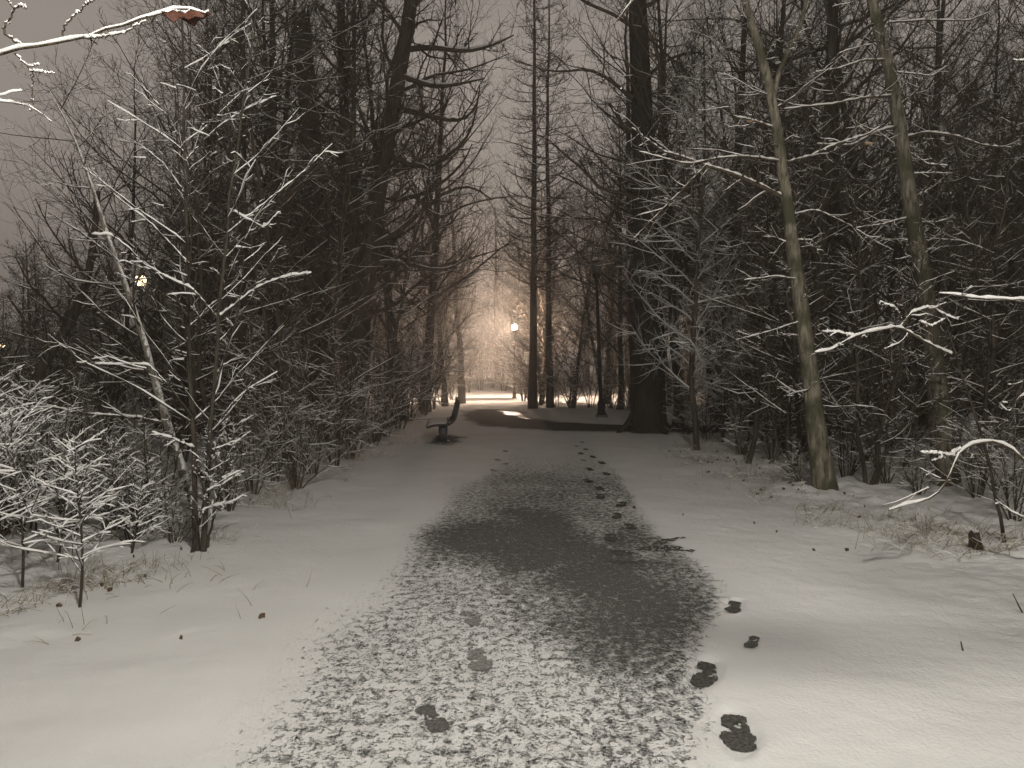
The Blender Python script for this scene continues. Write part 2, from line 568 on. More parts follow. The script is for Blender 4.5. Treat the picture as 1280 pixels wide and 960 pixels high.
def march(pos, d, L, r0, n, up, wig, tip, rmin, rng):
    out = np.empty((len(pos), n, 3)); out[:, 0] = pos
    d = norm(d); p = pos.copy()
    for s in range(1, n):
        d = norm(d + np.array([0, 0, up / n]) + rng.normal(0, wig, d.shape))
        p = p + d * (L / (n - 1))[:, None]
        out[:, s] = p
    R = r0[:, None] * np.linspace(1, tip, n)[None]
    return out, np.maximum(R, rmin * 0.55)


def snow_on(mb, P, R, sides=4, share=0.75, thick=0.75, rmin=0.004, rng=RNG, cut=1.0, rmax=0.035):
    """ridges of snow lying along the branches"""
    m, n, _ = P.shape
    keep = rng.random(m) < share
    P, R = P[keep], R[keep]
    if len(P) == 0:
        return
    T = norm(np.gradient(P, axis=1))
    hor = np.clip(1 - np.abs(T[:, :, 2]) ** 2 * cut, 0, 1)
    rs = np.clip(R * thick + rmin, rmin, rmax) * hor ** 1.2 * rng.uniform(0.6, 1.3, R.shape) * np.where(rng.random(R.shape) < 0.13, 0.4, 1.0)
    rs[:, -1] *= 0.6
    Q = P.copy()
    Q[:, :, 2] += R * 0.65 + rs * 0.45
    ok = rs.max(1) > rmin * 0.35
    mb.tubes(Q[ok], np.maximum(rs[ok], 0.0008), sides)


def build_parts(root, trunk, crown, snow, mt, mc):
    o = []
    if trunk is not None and trunk.n: o.append(trunk.build('trunk', mt, root))
    if crown is not None and crown.n: o.append(crown.build('crown', mc, root))
    if snow is not None and snow.n: o.append(snow.build('snow_cover', M['snow'], root))
    return o


def line(pts, n, r0, r1, rng=RNG, wob=0.0):
    q = resample(pts, n)
    if wob:
        q[1:] += rng.normal(0, wob, (n - 1, 3)) * np.array([1, 1, 0.3])
    r = np.linspace(r0, r1, n)
    return q[None], r[None]


# --- kinds of tree for the wood; all in metres, root at the origin
def tree_broad(seed, H=15, r=0.22, spread=0.34, lean=0.05, first=0.18, L1=34, mt='dark_bark', mc='twig', dens=1.0, snow=0.35):
    rng = np.random.default_rng(seed)
    n = 14
    z = np.linspace(-0.15, H, n)
    sway = np.cumsum(rng.normal(0, 0.02 * H / n, (n, 2)), 0) * 1.6
    ang = rng.random() * 2 * PI
    pts = np.stack([sway[:, 0] + lean * np.cos(ang) * z, sway[:, 1] + lean * np.sin(ang) * z, z], -1)
    pts[0, :2] = 0
    R = r * (1 - np.linspace(0, 1, n) ** 1.1 * 0.9); R[0] *= 1.35
    P, R = pts[None], R[None]
    tr, cr, sn = MB(), MB(), MB()
    tr.tubes(P, R, 10)
    P1, R1 = grow(P, R, L1, (first, 0.98), (1.0, 0.22), (spread, 0.09), 8, 0.55, 0.11, 0.42, 0.16, 0.012, 0.55, rng)
    cr.tubes(P1, R1, 5)
    P2, R2 = grow(P1, R1, int(11 * dens), (0.15, 0.98), (0.85, 0.25), (0.42, 0.13), 5, 0.35, 0.14, 0.55, 0.3, 0.006, 0.5, rng)
    cr.tubes(P2, R2, 3)
    P3, R3 = grow(P2, R2, int(8 * dens), (0.15, 1.0), (0.8, 0.3), (0.48, 0.15), 3, 0.25, 0.16, 0.6, 0.4, 0.0045, 0.4, rng)
    cr.tubes(P3, R3, 3)
    snow_on(sn, P1, R1, 4, 0.7, 0.5, 0.006, rng)
    snow_on(sn, P2, R2, 3, snow, 0.7, 0.005, rng)
    snow_on(sn, P3, R3, 3, snow * 0.5, 0.7, 0.004, rng)
    return tr, cr, sn, M[mt], M[mc]


def tree_larch(seed, H=18, r=0.2, mt='dark_bark', mc='twig'):
    rng = np.random.default_rng(seed)
    n = 16
    z = np.linspace(-0.15, H, n)
    sway = np.cumsum(rng.normal(0, 0.02, (n, 2)), 0)
    pts = np.stack([sway[:, 0], sway[:, 1], z], -1); pts[0, :2] = 0
    R = r * (1 - np.linspace(0, 1, n) * 0.88); R[0] *= 1.3
    P, R = pts[None], R[None]
    tr, cr, sn = MB(), MB(), MB()
    tr.tubes(P, R, 10)
    P1, R1 = grow(P, R, 95, (0.26, 0.99), (1.5, 0.16), (0.15, 0.035), 6, 0.75, 0.09, 0.3, 0.25, 0.011, 0.72, rng, rmax=0.04)
    cr.tubes(P1, R1, 4)
    P2, R2 = grow(P1, R1, 10, (0.2, 1.0), (0.8, 0.25), (0.4, 0.1), 4, 0.5, 0.12, 0.55, 0.4, 0.008, 0.5, rng, flat=0.6)
    cr.tubes(P2, R2, 3)
    P3, R3 = grow(P2, R2, 4, (0.2, 1.0), (0.8, 0.3), (0.5, 0.15), 3, 0.3, 0.15, 0.6, 0.5, 0.006, 0.4, rng)
    cr.tubes(P3, R3, 3)
    snow_on(sn, P1, R1, 3, 0.4, 0.5, 0.006, rng)
    snow_on(sn, P2, R2, 3, 0.12, 0.6, 0.005, rng)
    return tr, cr, sn, M[mt], M[mc]


def tree_sapling(seed, H=6.5, r=0.045, lean=0.08, mt='dark_bark', mc='twig', stems=1, dens=1.0, snow=0.24):
    rng = np.random.default_rng(seed)
    tr, cr, sn = MB(), MB(), MB()
    Ps, Rs = [], []
    n = 12
    for s in range(stems):
        a = rng.random() * 2 * PI
        le = lean * rng.uniform(0.4, 1.6) + (0.1 * s)
        h = H * rng.uniform(0.75, 1.05)
        z = np.linspace(-0.1, h, n)
        sway = np.cumsum(rng.normal(0, 0.05, (n, 2)), 0)
        p = np.stack([sway[:, 0] + le * np.cos(a) * z, sway[:, 1] + le * np.sin(a) * z, z], -1)
        p[0, :2] = (0.06 * s * math.cos(a), 0.06 * s * math.sin(a))
        Ps.append(p); Rs.append(r * rng.uniform(0.7, 1.1) * (1 - np.linspace(0, 1, n) * 0.82))
    P, R = np.array(Ps), np.array(Rs)
    tr.tubes(P, R, 7)
    P1, R1 = grow(P, R, int(26 * dens), (0.12, 0.99), (0.92, 0.24), (0.26, 0.08), 6, 0.4, 0.14, 0.42, 0.3, 0.006, 0.55, rng)
    cr.tubes(P1, R1, 4)
    P2, R2 = grow(P1, R1, int(9 * dens), (0.1, 1.0), (0.85, 0.25), (0.42, 0.14), 4, 0.25, 0.16, 0.6, 0.4, 0.004, 0.45, rng, flat=0.5)
    cr.tubes(P2, R2, 3)
    P3, R3 = grow(P2, R2, 4, (0.2, 1.0), (0.8, 0.3), (0.5, 0.15), 3, 0.15, 0.18, 0.6, 0.5, 0.0035, 0.4, rng)
    cr.tubes(P3, R3, 3)
    snow_on(sn, P1, R1, 4, 0.85, 0.6, 0.0045, rng)
    snow_on(sn, P2, R2, 3, snow, 0.7, 0.004, rng)
    snow_on(sn, P3, R3, 3, snow * 0.6, 0.7, 0.003, rng)
    return tr, cr, sn, M[mt], M[mc]


def shrub(seed, H=1.6, stems=9, mc='twig', dens=1.0, snow=0.7, wide=0.5, r=0.012):
    rng = np.random.default_rng(seed)
    st, cr, sn = MB(), MB(), MB()
    a = rng.random(stems) * 2 * PI
    le = rng.uniform(0.1, wide, stems)
    d = np.stack([np.cos(a) * le, np.sin(a) * le, np.ones(stems)], -1)
    pos = np.stack([np.cos(a) * 0.1 * rng.random(stems), np.sin(a) * 0.1 * rng.random(stems), np.full(stems, -0.05)], -1)
    P, R = march(pos, d, H * rng.uniform(0.6, 1.1, stems), np.full(stems, r), 8, 0.1, 0.1, 0.35, 0.004, rng)
    st.tubes(P, R, 5)
    P1, R1 = grow(P, R, int(10 * dens), (0.15, 0.98), (0.85, 0.25), (0.42, 0.12), 5, 0.25, 0.14, 0.6, 0.4, 0.003, 0.5, rng)
    cr.tubes(P1, R1, 3)
    P2, R2 = grow(P1, R1, int(6 * dens), (0.15, 1), (0.8, 0.3), (0.45, 0.15), 3, 0.2, 0.16, 0.65, 0.5, 0.0025, 0.4, rng)
    cr.tubes(P2, R2, 3)
    snow_on(sn, P, R, 4, 0.7, 0.7, 0.0055, rng)
    snow_on(sn, P1, R1, 3, snow, 0.9, 0.005, rng)
    snow_on(sn, P2, R2, 3, snow * 0.75, 0.9, 0.004, rng)
    return st, cr, sn, M[mc], M[mc]


# ------------------------------------------------------------------ ground and path: one sheet cut along the path's edge
def axis(lo, hi, fine_lo, fine_hi, step, g):
    a = list(np.arange(fine_lo, fine_hi + step / 2, step))
    s = step; x = a[-1]
    while x < hi:
        s *= g; x += s; a.append(min(x, hi))
    s = step; x = a[0]; b = []
    while x > lo:
        s *= g; x -= s; b.append(max(x, lo))
    return np.array(b[::-1] + a)


xs = axis(-180, 180, -3.4, 4.2, 0.0185, 1.035)
ys = axis(-60, 190, 2.2, 7.5, 0.0165, 1.022)
X, Y_ = np.meshgrid(xs, ys)
Z = height(X, Y_)
TH, WT = thaw_fields(X, Y_, base_height(X, Y_))
nx, ny = len(xs), len(ys)
idx = np.arange(nx * ny).reshape(ny, nx)
faces = np.stack([idx[:-1, :-1], idx[:-1, 1:], idx[1:, 1:], idx[1:, :-1]], -1).reshape(-1, 4)
fx = X.ravel()[faces].mean(1); fy = Y_.ravel()[faces].mean(1)
cx = np.interp(fy, [-60, 4, 12, 18, 24, 30, 46, 60, 190], [0, 0, 0.15, 0.1, -0.3, -0.7, -1.4, -2.0, -10])
on_path = (np.abs(fx - cx) < 1.9) | ((fx > 0) & (fy > 17.2 - 0.0 * fx) & (fy < 21.4) & (fx < 40))
verts = np.stack([X.ravel(), Y_.ravel(), Z.ravel()], -1)


def sheet(name, sel):
    f = faces[sel]
    u, inv = np.unique(f, return_inverse=True)
    mb = MB(); mb.add(verts[u], inv.reshape(-1, 4))
    o = mb.build(name, M['ground'])
    for nm, arr in (('thaw', TH), ('wet', WT)):
        at_ = o.data.attributes.new(nm, 'FLOAT', 'POINT')
        at_.data.foreach_set('value', arr.ravel()[u].astype(np.float32))
    tag(o, kind='structure')
    return o


sheet('ground', ~on_path)
sheet('path', on_path)

# ------------------------------------------------------------------ footprints
def print_mesh(mb, cx, cy, a, s, seed, ragged=0.5):
    c = 0.006
    u = np.arange(-0.11, 0.1101, c); v = np.arange(-0.22, 0.2201, c)
    U, Vv = np.meshgrid(u, v)
    fore = ((U - 0.006) / 0.068) ** 2 + ((Vv + 0.075) / 0.10) ** 2
    heel = ((U + 0.010) / 0.054) ** 2 + ((Vv - 0.095) / 0.075) ** 2
    waist = ((U - 0.012) / 0.04) ** 2 + ((Vv - 0.02) / 0.09) ** 2
    d = np.minimum(np.minimum(fore, heel), waist)
    d = d + ragged * 1.5 * (fbm(U * 22 + seed, Vv * 22, seed, 4) - 0.45)
    ins = d < 1.0
    hole = fbm(U * 40 + seed * 3.3, Vv * 26, seed + 5, 3)
    ins &= ~((hole > 0.57) & (np.abs(Vv - 0.03) < 0.06))
    ca, sa = math.cos(a), math.sin(a)
    Xw = cx + s * (U * ca - Vv * sa); Yw = cy + s * (U * sa + Vv * ca)
    Zw = height(Xw, Yw) + 0.006 + 0.003 * fbm(U * 60, Vv * 60, 3)
    n0, n1 = U.shape
    I = np.arange(n0 * n1).reshape(n0, n1)
    F = np.stack([I[:-1, :-1], I[:-1, 1:], I[1:, 1:], I[1:, :-1]], -1)
    keep = ins[:-1, :-1] & ins[1:, 1:] | ins[:-1, 1:] & ins[1:, :-1]
    F = F[keep]
    uq, inv = np.unique(F, return_inverse=True)
    if len(uq):
        mb.add(np.stack([Xw.ravel(), Yw.ravel(), Zw.ravel()], -1)[uq], inv.reshape(-1, 4))


ORD = ['first', 'second', 'third', 'fourth', 'fifth', 'sixth', 'seventh', 'eighth', 'ninth', 'tenth', 'eleventh', 'twelfth', 'thirteenth', 'fourteenth', 'fifteenth', 'sixteenth', 'seventeenth', 'eighteenth', 'nineteenth', 'twentieth']
PL = {0: 'large dark boot print in deep snow, the one nearest the camera', 1: 'dark boot print with bright snow ridge, second up the right side of the path',
      2: 'small ragged dark footprint in smooth snow, third up the right side', 3: 'faint narrow scuffed footprint in snow right of the three dark boot prints',
      4: 'dark boot print in speckled snow, nearest of the left-hand trail', 5: 'faint grey print in speckled snow, second of the left-hand trail',
      6: 'faint grey print in speckled snow, third of the left-hand trail', 7: 'faint grey print beside the darkest bare patch, fourth of the left-hand trail'}
mid_n = far_n = 0
for i, ((px, py, a, s, f), (cx_, cy_)) in enumerate(zip(PRINTS, PRINT_XY)):
    mb = MB(); print_mesh(mb, cx_, cy_, a, s, i * 7 + 1, 0.75 if f == 0 else 0.9)
    if not mb.n:
        continue
    if i in PL:
        lab, grp = PL[i], 'footprints in the near snow'
    elif i < 24:
        lab, grp = 'dark footprint on frosted path, %s going away from the skid marks' % ORD[mid_n], 'dark trail of footprints beyond the skid marks'
        mid_n += 1
    else:
        far_n += 1
        lab, grp = 'faint old footprint right of the bench, %s from the far end of its trail' % ORD[far_n - 1], 'faint trail of footprints near the bench'
    o = mb.build('footprint', M[{0: 'slush', 1: 'thin_slush', 2: 'grey_slush'}[f]])
    tag(o, lab, 'footprint', grp)

# skid marks
for pts, w, lab in [([(815, 682), (835, 677), (856, 674)], 0.05, 'upper long dark curved skid mark in snow at right path edge'),
                    ([(796, 688), (820, 686), (845, 687), (868, 690)], 0.085, 'widest dark skid mark in snow under the upper curved one'),
                    ([(764, 688), (782, 692), (798, 693)], 0.09, 'short blotchy dark skid mark between footprints and the wide skid'),
                    ([(757, 700), (780, 704), (806, 702)], 0.04, 'thin lowest dark skid mark across the path')]:
    g = np.array([gpt(*p) for p in pts])
    q = resample(np.c_[g, np.zeros(len(g))], 70)
    n = len(q); t = np.linspace(0, 1, n)
    tan = norm(np.gradient(q, axis=0)); nrm = np.stack([-tan[:, 1], tan[:, 0], tan[:, 2] * 0], -1)
    wd = w * np.sin(np.clip(t * PI, 0.12, PI - 0.12)) ** 0.6 * (0.7 + 0.7 * vnoise(t * 14, t * 0 + w * 99, 4))
    rows = []
    for k in np.linspace(-1, 1, 7):
        p = q + nrm * (k * wd * (0.8 + 0.6 * vnoise(t * 19, t * 0 + k * 3, 6)))[:, None]
        p[:, 2] = height(p[:, 0], p[:, 1]) + 0.005
        rows.append(p)
    V = np.array(rows)
    I = np.arange(7 * n).reshape(7, n)
    F = np.stack([I[:-1, :-1], I[:-1, 1:], I[1:, 1:], I[1:, :-1]], -1)
    kk, tt = np.meshgrid(np.arange(6), np.arange(n - 1), indexing='ij')
    F = F[fbm(kk * 0.55 + w * 300, tt * 0.28, 17, 3) < 0.50]
    mb = MB(); mb.add(V, F)
    tag(mb.build('skid_mark', M['slush']), lab, 'skid mark', 'skid marks in the snow')


# ------------------------------------------------------------------ bench
def make_bench():
    bx, by = gpt(555, 549.5)
    ang = math.atan2(-bx, by)          # its length runs away from the camera
    t = thing('park_bench', 'dark slatted park bench on pedestal legs, seen end-on beside the path', 'bench', (bx, by, hz(bx, by)), ang)
    seat, back, ps = MB(), MB(), []
    prof = [(-0.33, 0.335), (-0.27, 0.37), (-0.15, 0.388), (0.0, 0.385), (0.10, 0.39), (0.165, 0.43)]
    prof2 = [(0.195, 0.49), (0.22, 0.58), (0.245, 0.68), (0.27, 0.78), (0.285, 0.86)]
    def slats(mb, pr, N, th, tw):
        q = resample([(x, 0, z) for x, z in pr], N)
        tg = norm(np.gradient(q, axis=0))
        for p, d in zip(q, tg):
            nn = np.array([-d[2], 0, d[0]])
            c = []
            for yy in (-0.9, 0.9):
                for su, sv in ((-1, -1), (1, -1), (1, 1), (-1, 1)):
                    c.append(p + d * su * tw / 2 + nn * sv * th / 2 + np.array([0, yy, 0]))
            mb.add(c, [(3, 2, 1, 0), (4, 5, 6, 7), (0, 1, 5, 4), (1, 2, 6, 5), (2, 3, 7, 6), (3, 0, 4, 7)])
    slats(seat, prof, 6, 0.035, 0.08); slats(back, prof2, 5, 0.035, 0.08)
    seat.build('seat', M['bench_slat'], t, False)
    back.build('backrest', M['bench_slat'], t, False)
    for yy in (-0.62, 0.62):
        f = MB()
        q = resample([(x, yy, z - 0.03) for x, z in prof + [(0.23, 0.49), (0.255, 0.58), (0.28, 0.68), (0.305, 0.78), (0.318, 0.85)]], 24)
        f.tubes(q[None], np.full((1, 24), 0.022), 8)
        f.build('frame_rib', M['bench_metal'], t)
        l = MB(); l.box((-0.02, yy, 0.18), (0.19, 0.13, 0.37), 0.02)
        leg = l.build('leg', M['bench_metal'], t)
        p = MB(); p.box((-0.02, yy, 0.01), (0.30, 0.22, 0.03), 0.008); p.build('base_plate', M['bench_metal'], leg)
    s = MB()
    n, m = 30, 9
    yy, xx = np.meshgrid(np.linspace(-0.9, 0.9, n), np.linspace(-0.345, 0.10, m), indexing='ij')
    zz = np.interp(xx, [p[0] for p in prof], [p[1] for p in prof]) + 0.020
    e = np.minimum(np.minimum((yy + 0.9), (0.9 - yy)) / 0.06, np.minimum(xx + 0.345, 0.10 - xx) / 0.05).clip(0, 1)
    zz = zz + 0.022 * np.sqrt(e) * (0.7 + 0.6 * vnoise(xx * 12, yy * 9, 2))
    I = np.arange(n * m).reshape(n, m)
    s.add(np.stack([xx, yy, zz], -1), np.stack([I[:-1, :-1], I[1:, :-1], I[1:, 1:], I[:-1, 1:]], -1).reshape(-1, 4))
    s.build('snow_cover', M['snow'], t)


make_bench()


# ------------------------------------------------------------------ street lamps
def make_lamp(loc, label, globe_mat, lean=0.0, H=5.1, rz=0.0, group='street lamps along the paths', name='street_lamp'):
    t = thing(name, label, 'street lamp', loc, rz, group)
    t.rotation_euler = (0, lean, rz)
    k = H / 5.1
    f = MB(); f.box((0, 0, 0.0), (0.36, 0.36, 0.16), 0.015); f.build('footing', M['concrete'], t)
    b = MB(); b.lathe([(0.0, 0.081), (0.15, 0.081), (0.155, 0.12), (0.12, 0.16), (0.115, 0.40), (0.125, 0.43), (0.095, 0.50), (0.075, 0.56), (0.085, 0.60), (0.06, 0.64)], 16); b.build('base', M['iron'], t)
    p = MB(); p.lathe([(0.062, 0.63), (0.058, 2.0), (0.05, 3.5), (0.045, 4.25 * k), (0.075, 4.27 * k), (0.075, 4.31 * k), (0.045, 4.34 * k)], 12); p.build('pole', M['iron'], t)
    n = MB(); n.lathe([(0.046, 4.33 * k), (0.11, 4.40 * k), (0.125, 4.47 * k), (0.15, 4.50 * k), (0.0, 4.505 * k)], 16); lb = n.build('lantern_base', M['iron'], t)
    g = MB(); zb = 4.507 * k
    g.lathe([(0.0, zb), (0.125, zb), (0.165, zb + 0.10), (0.18, zb + 0.2), (0.165, zb + 0.29), (0.13, zb + 0.36), (0.0, zb + 0.362)], 16); g.build('globe', globe_mat, t)
    c = MB(); c.lathe([(0.0, zb + 0.366), (0.15, zb + 0.366), (0.14, zb + 0.40), (0.08, zb + 0.47), (0.03, zb + 0.52), (0.035, zb + 0.55), (0.0, zb + 0.60)], 16)
    cp = c.build('cap', M['iron'], t)
    s = MB(); s.lathe([(0.135, zb + 0.412), (0.10, zb + 0.462), (0.07, zb + 0.505), (0.045, zb + 0.525)], 12); s.build('snow_cap', M['snow'], cp)
    return t


lx, ly = gpt(752, 521.5)
make_lamp((lx, ly, hz(lx, ly) + 0.0), 'unlit black lamp post standing in snow left of the massive dark trunk', M['opal_off'], lean=-0.04)
lp = at(643, 409, 49.7)
make_lamp((lp[0], lp[1], lp[2] - 4.69), 'lit lamp glowing warm at the far end of the path', M['far_lamp'])
q = at(619, 432, 120)
make_lamp((q[0], q[1], q[2] - 4.69), 'tiny distant lit lamp left of the bright glowing lamp', M['far_lamp'])
q = at(176, 351, 27)
make_lamp((q[0], q[1], q[2] - 4.69 * 1.0), 'lit lamp behind the snowy multi-stemmed tree on the left', M['left_lamp'])
q = at(3, 432, 60)
make_lamp((q[0], q[1], q[2] - 4.69), 'small lit lamp at the left edge of the photo', M['left_lamp'])
make_lamp((1.3, -0.6, hz(1.3, -0.6)), 'lit black lamp post standing behind the viewer, lighting the near snow', M['near_lamp'])


# ------------------------------------------------------------------ the wood: kinds, then copies
PROTO = {}


def proto(kind):
    """meshes of one kind of tree, made on first use"""
    if kind not in PROTO:
        f, args = KINDS[kind]
        tr, cr, sn, mt, mc = f(**args)
        PROTO[kind] = [(n, b.mesh(n, m_)) for n, b, m_ in (('trunk', tr, mt), ('crown', cr, mc), ('snow_cover', sn, M['snow'])) if b.n]
    return PROTO[kind]


KINDS = {
    'broad_a': (tree_broad, dict(seed=1, H=16, r=0.19)),
    'broad_b': (tree_broad, dict(seed=2, H=14, r=0.14, spread=0.30, lean=0.07)),
    'broad_c': (tree_broad, dict(seed=3, H=18, r=0.22, spread=0.30, first=0.25)),
    'broad_d': (tree_broad, dict(seed=4, H=12, r=0.11, spread=0.36, lean=0.1, first=0.12)),
    'larch_a': (tree_larch, dict(seed=5, H=19, r=0.185)),
    'larch_b': (tree_larch, dict(seed=6, H=17, r=0.135)),
    'sap_a': (tree_sapling, dict(seed=7, H=7, r=0.05)),
    'sap_b': (tree_sapling, dict(seed=8, H=5.5, r=0.04, lean=0.14)),
    'sap_c': (tree_sapling, dict(seed=9, H=8, r=0.055, stems=2, lean=0.1)),
    'sap_d': (tree_sapling, dict(seed=10, H=4.5, r=0.035, stems=3, lean=0.2)),
    'frost': (tree_sapling, dict(seed=12, H=9, r=0.05, lean=0.03, mc='grey_twig', dens=1.5, snow=0.9)),
    'shrub_a': (shrub, dict(seed=21, H=1.9)),
    'shrub_b': (shrub, dict(seed=22, H=1.4, stems=12, wide=0.7)),
    'shrub_c': (shrub, dict(seed=23, H=2.6, stems=7, wide=0.4, r=0.016)),
    'shrub_d': (shrub, dict(seed=24, H=1.1, stems=10, wide=0.8, snow=0.9)),
}
PLACED = []


def plant(kind, x, y, s=1.0, rz=None, name='tree', label=None, cat='tree', group=None, tilt=(0, 0), sz=None):
    rz = random.random() * 2 * PI if rz is None else rz
    t = thing(name, label, cat, (x, y, hz(x, y)), rz, group)
    t.rotation_euler = (tilt[0], tilt[1], rz)
    t.scale = (s, s, s if sz is None else sz)
    for n, me in proto(kind):
        link('stem' if n == 'trunk' and cat == 'shrub' else n, me, t)
    PLACED.append((t, kind, x, y, label))
    return t


def by_px(px, Y):
    return (px - 640) / FPX * Y, Y


# named trees of the photograph
x, y = by_px(666, 31); plant('larch_a', x, y, 1.0, 0.4, 'larch', 'tall slim bare conifer right of the lamp glow, left and thicker of a pair', group='pair of slim conifers', tilt=(0, 0.005))
x, y = by_px(688, 32.5); plant('larch_b', x, y, 1.1, 2.0, 'larch', 'tall slim bare conifer, right and thinner of a pair near the lamp glow', group='pair of slim conifers', tilt=(0, -0.004))
x, y = by_px(775, 29); plant('broad_b', x, y, 0.85, 1.0, label='straight narrow dark tree just behind and right of the unlit lamp post')
x, y = by_px(716, 33); plant('broad_d', x, y, 0.75, 4.0, label='small crooked tree between slim conifers and unlit lamp post')
x, y = by_px(872, 14.5); plant('frost', x, y, 1.15, 0.0, 'young_tree', 'pale frosted tangle of fine twigs beside the massive dark trunk')
x, y = by_px(905, 15.5); plant('frost', x, y, 0.75, 2.0, 'young_tree', 'shorter pale frosted young tree right of the massive dark trunk')


# massive dark trunk
def big_tree():
    bx, by = by_px(812, 18.3)
    t = thing('tree', 'massive dark trunk with flared roots at the right edge of the path', 'tree', (bx, by, hz(bx, by)))
    rng = np.random.default_rng(33)
    H, n = 17, 22
    z = np.linspace(-0.2, H, n)
    px_ = np.interp(z, [0, 3, 6, 10, 17], [0, -0.02, -0.12, -0.30, -0.45])
    R = np.interp(z, [-0.2, 0.25, 1.0, 4, 7, 10, 17], [0.46, 0.42, 0.385, 0.34, 0.27, 0.22, 0.1])
    P = np.stack([px_, z * 0.01, z], -1)[None]; R = R[None]
    tr, cr, sn = MB(), MB(), MB()
    tr.tubes(P, R, 18)
    for a in (3.1, 5.0, 0.6):
        q = resample([(0.30 * math.cos(a), 0.30 * math.sin(a), 0.6), (0.5 * math.cos(a), 0.5 * math.sin(a), 0.22), (0.68 * math.cos(a), 0.68 * math.sin(a), 0.05), (0.9 * math.cos(a + .2), 0.9 * math.sin(a + .2), -0.1)], 8)
        tr.tubes(q[None], np.linspace(0.10, 0.035, 8)[None], 8)
    P1, R1 = grow(P, R, 38, (0.24, 0.98), (1.1, 0.25), (0.26, 0.1), 11, 0.3, 0.16, 0.2, 0.15, 0.013, 0.4, rng)
    cr.tubes(P1, R1, 6)
    P2, R2 = grow(P1, R1, 11, (0.15, 0.98), (0.85, 0.25), (0.4, 0.13), 5, 0.3, 0.15, 0.55, 0.3, 0.007, 0.5, rng)
    cr.tubes(P2, R2, 3)
    P3, R3 = grow(P2, R2, 9, (0.15, 1), (0.8, 0.3), (0.45, 0.15), 3, 0.2, 0.16, 0.6, 0.4, 0.005, 0.4, rng)
    cr.tubes(P3, R3, 3)
    snow_on(sn, P1, R1, 4, 0.6, 0.5, 0.006, rng); snow_on(sn, P2, R2, 3, 0.3, 0.6, 0.005, rng); snow_on(sn, P3, R3, 3, 0.15, 0.6, 0.004, rng)
    build_parts(t, tr, cr, sn, M['black_bark'], M['twig'])


big_tree()


# broken snag on the left
def snag():
    bx, by = by_px(404, 19.5)
    t = thing('tree', 'thick dead trunk with a broken-off top among the left trees', 'tree', (bx, by, hz(bx, by)))
    n = 12
    z = np.linspace(-0.2, 10.4, n)
    x_ = np.interp(z, [0, 5, 10.4], [0, -0.1, -0.5])
    P = np.stack([x_, z * 0, z], -1)[None]
    R = np.interp(z, [-0.2, 0.5, 10.4], [0.42, 0.32, 0.22])[None]
    tr, cr, sn = MB(), MB(), MB()
    tr.tubes(P, R, 14)
    top = P[0, -1]
    rng = np.random.default_rng(4)
    for k in range(7):
        a = k * 0.9
        p0 = top + np.array([0.15 * math.cos(a), 0.15 * math.sin(a), -0.15])
        q = np.stack([p0, p0 + (0, 0, 0.15), p0 + (0.02, 0, 0.15 + 0.35 * rng.random())])
        tr.tubes(q[None], np.array([[0.09, 0.07, 0.01]]), 5)
    P1, R1 = grow(P, R, 16, (0.3, 0.97), (1.2, 0.2), (0.2, 0.06), 7, 0.3, 0.15, 0.14, 0.2, 0.014, 0.2, rng)
    cr.tubes(P1, R1, 5)
    P2, R2 = grow(P1, R1, 8, (0.2, 1), (0.9, 0.2), (0.4, 0.1), 4, 0.3, 0.15, 0.5, 0.4, 0.007, 0.4, rng)
    cr.tubes(P2, R2, 3)
    snow_on(sn, P1, R1, 4, 0.7, 0.5, 0.006, rng); snow_on(sn, P2, R2, 3, 0.4, 0.6, 0.005, rng)
    build_parts(t, tr, cr, sn, M['dark_bark'], M['twig'])


snag()


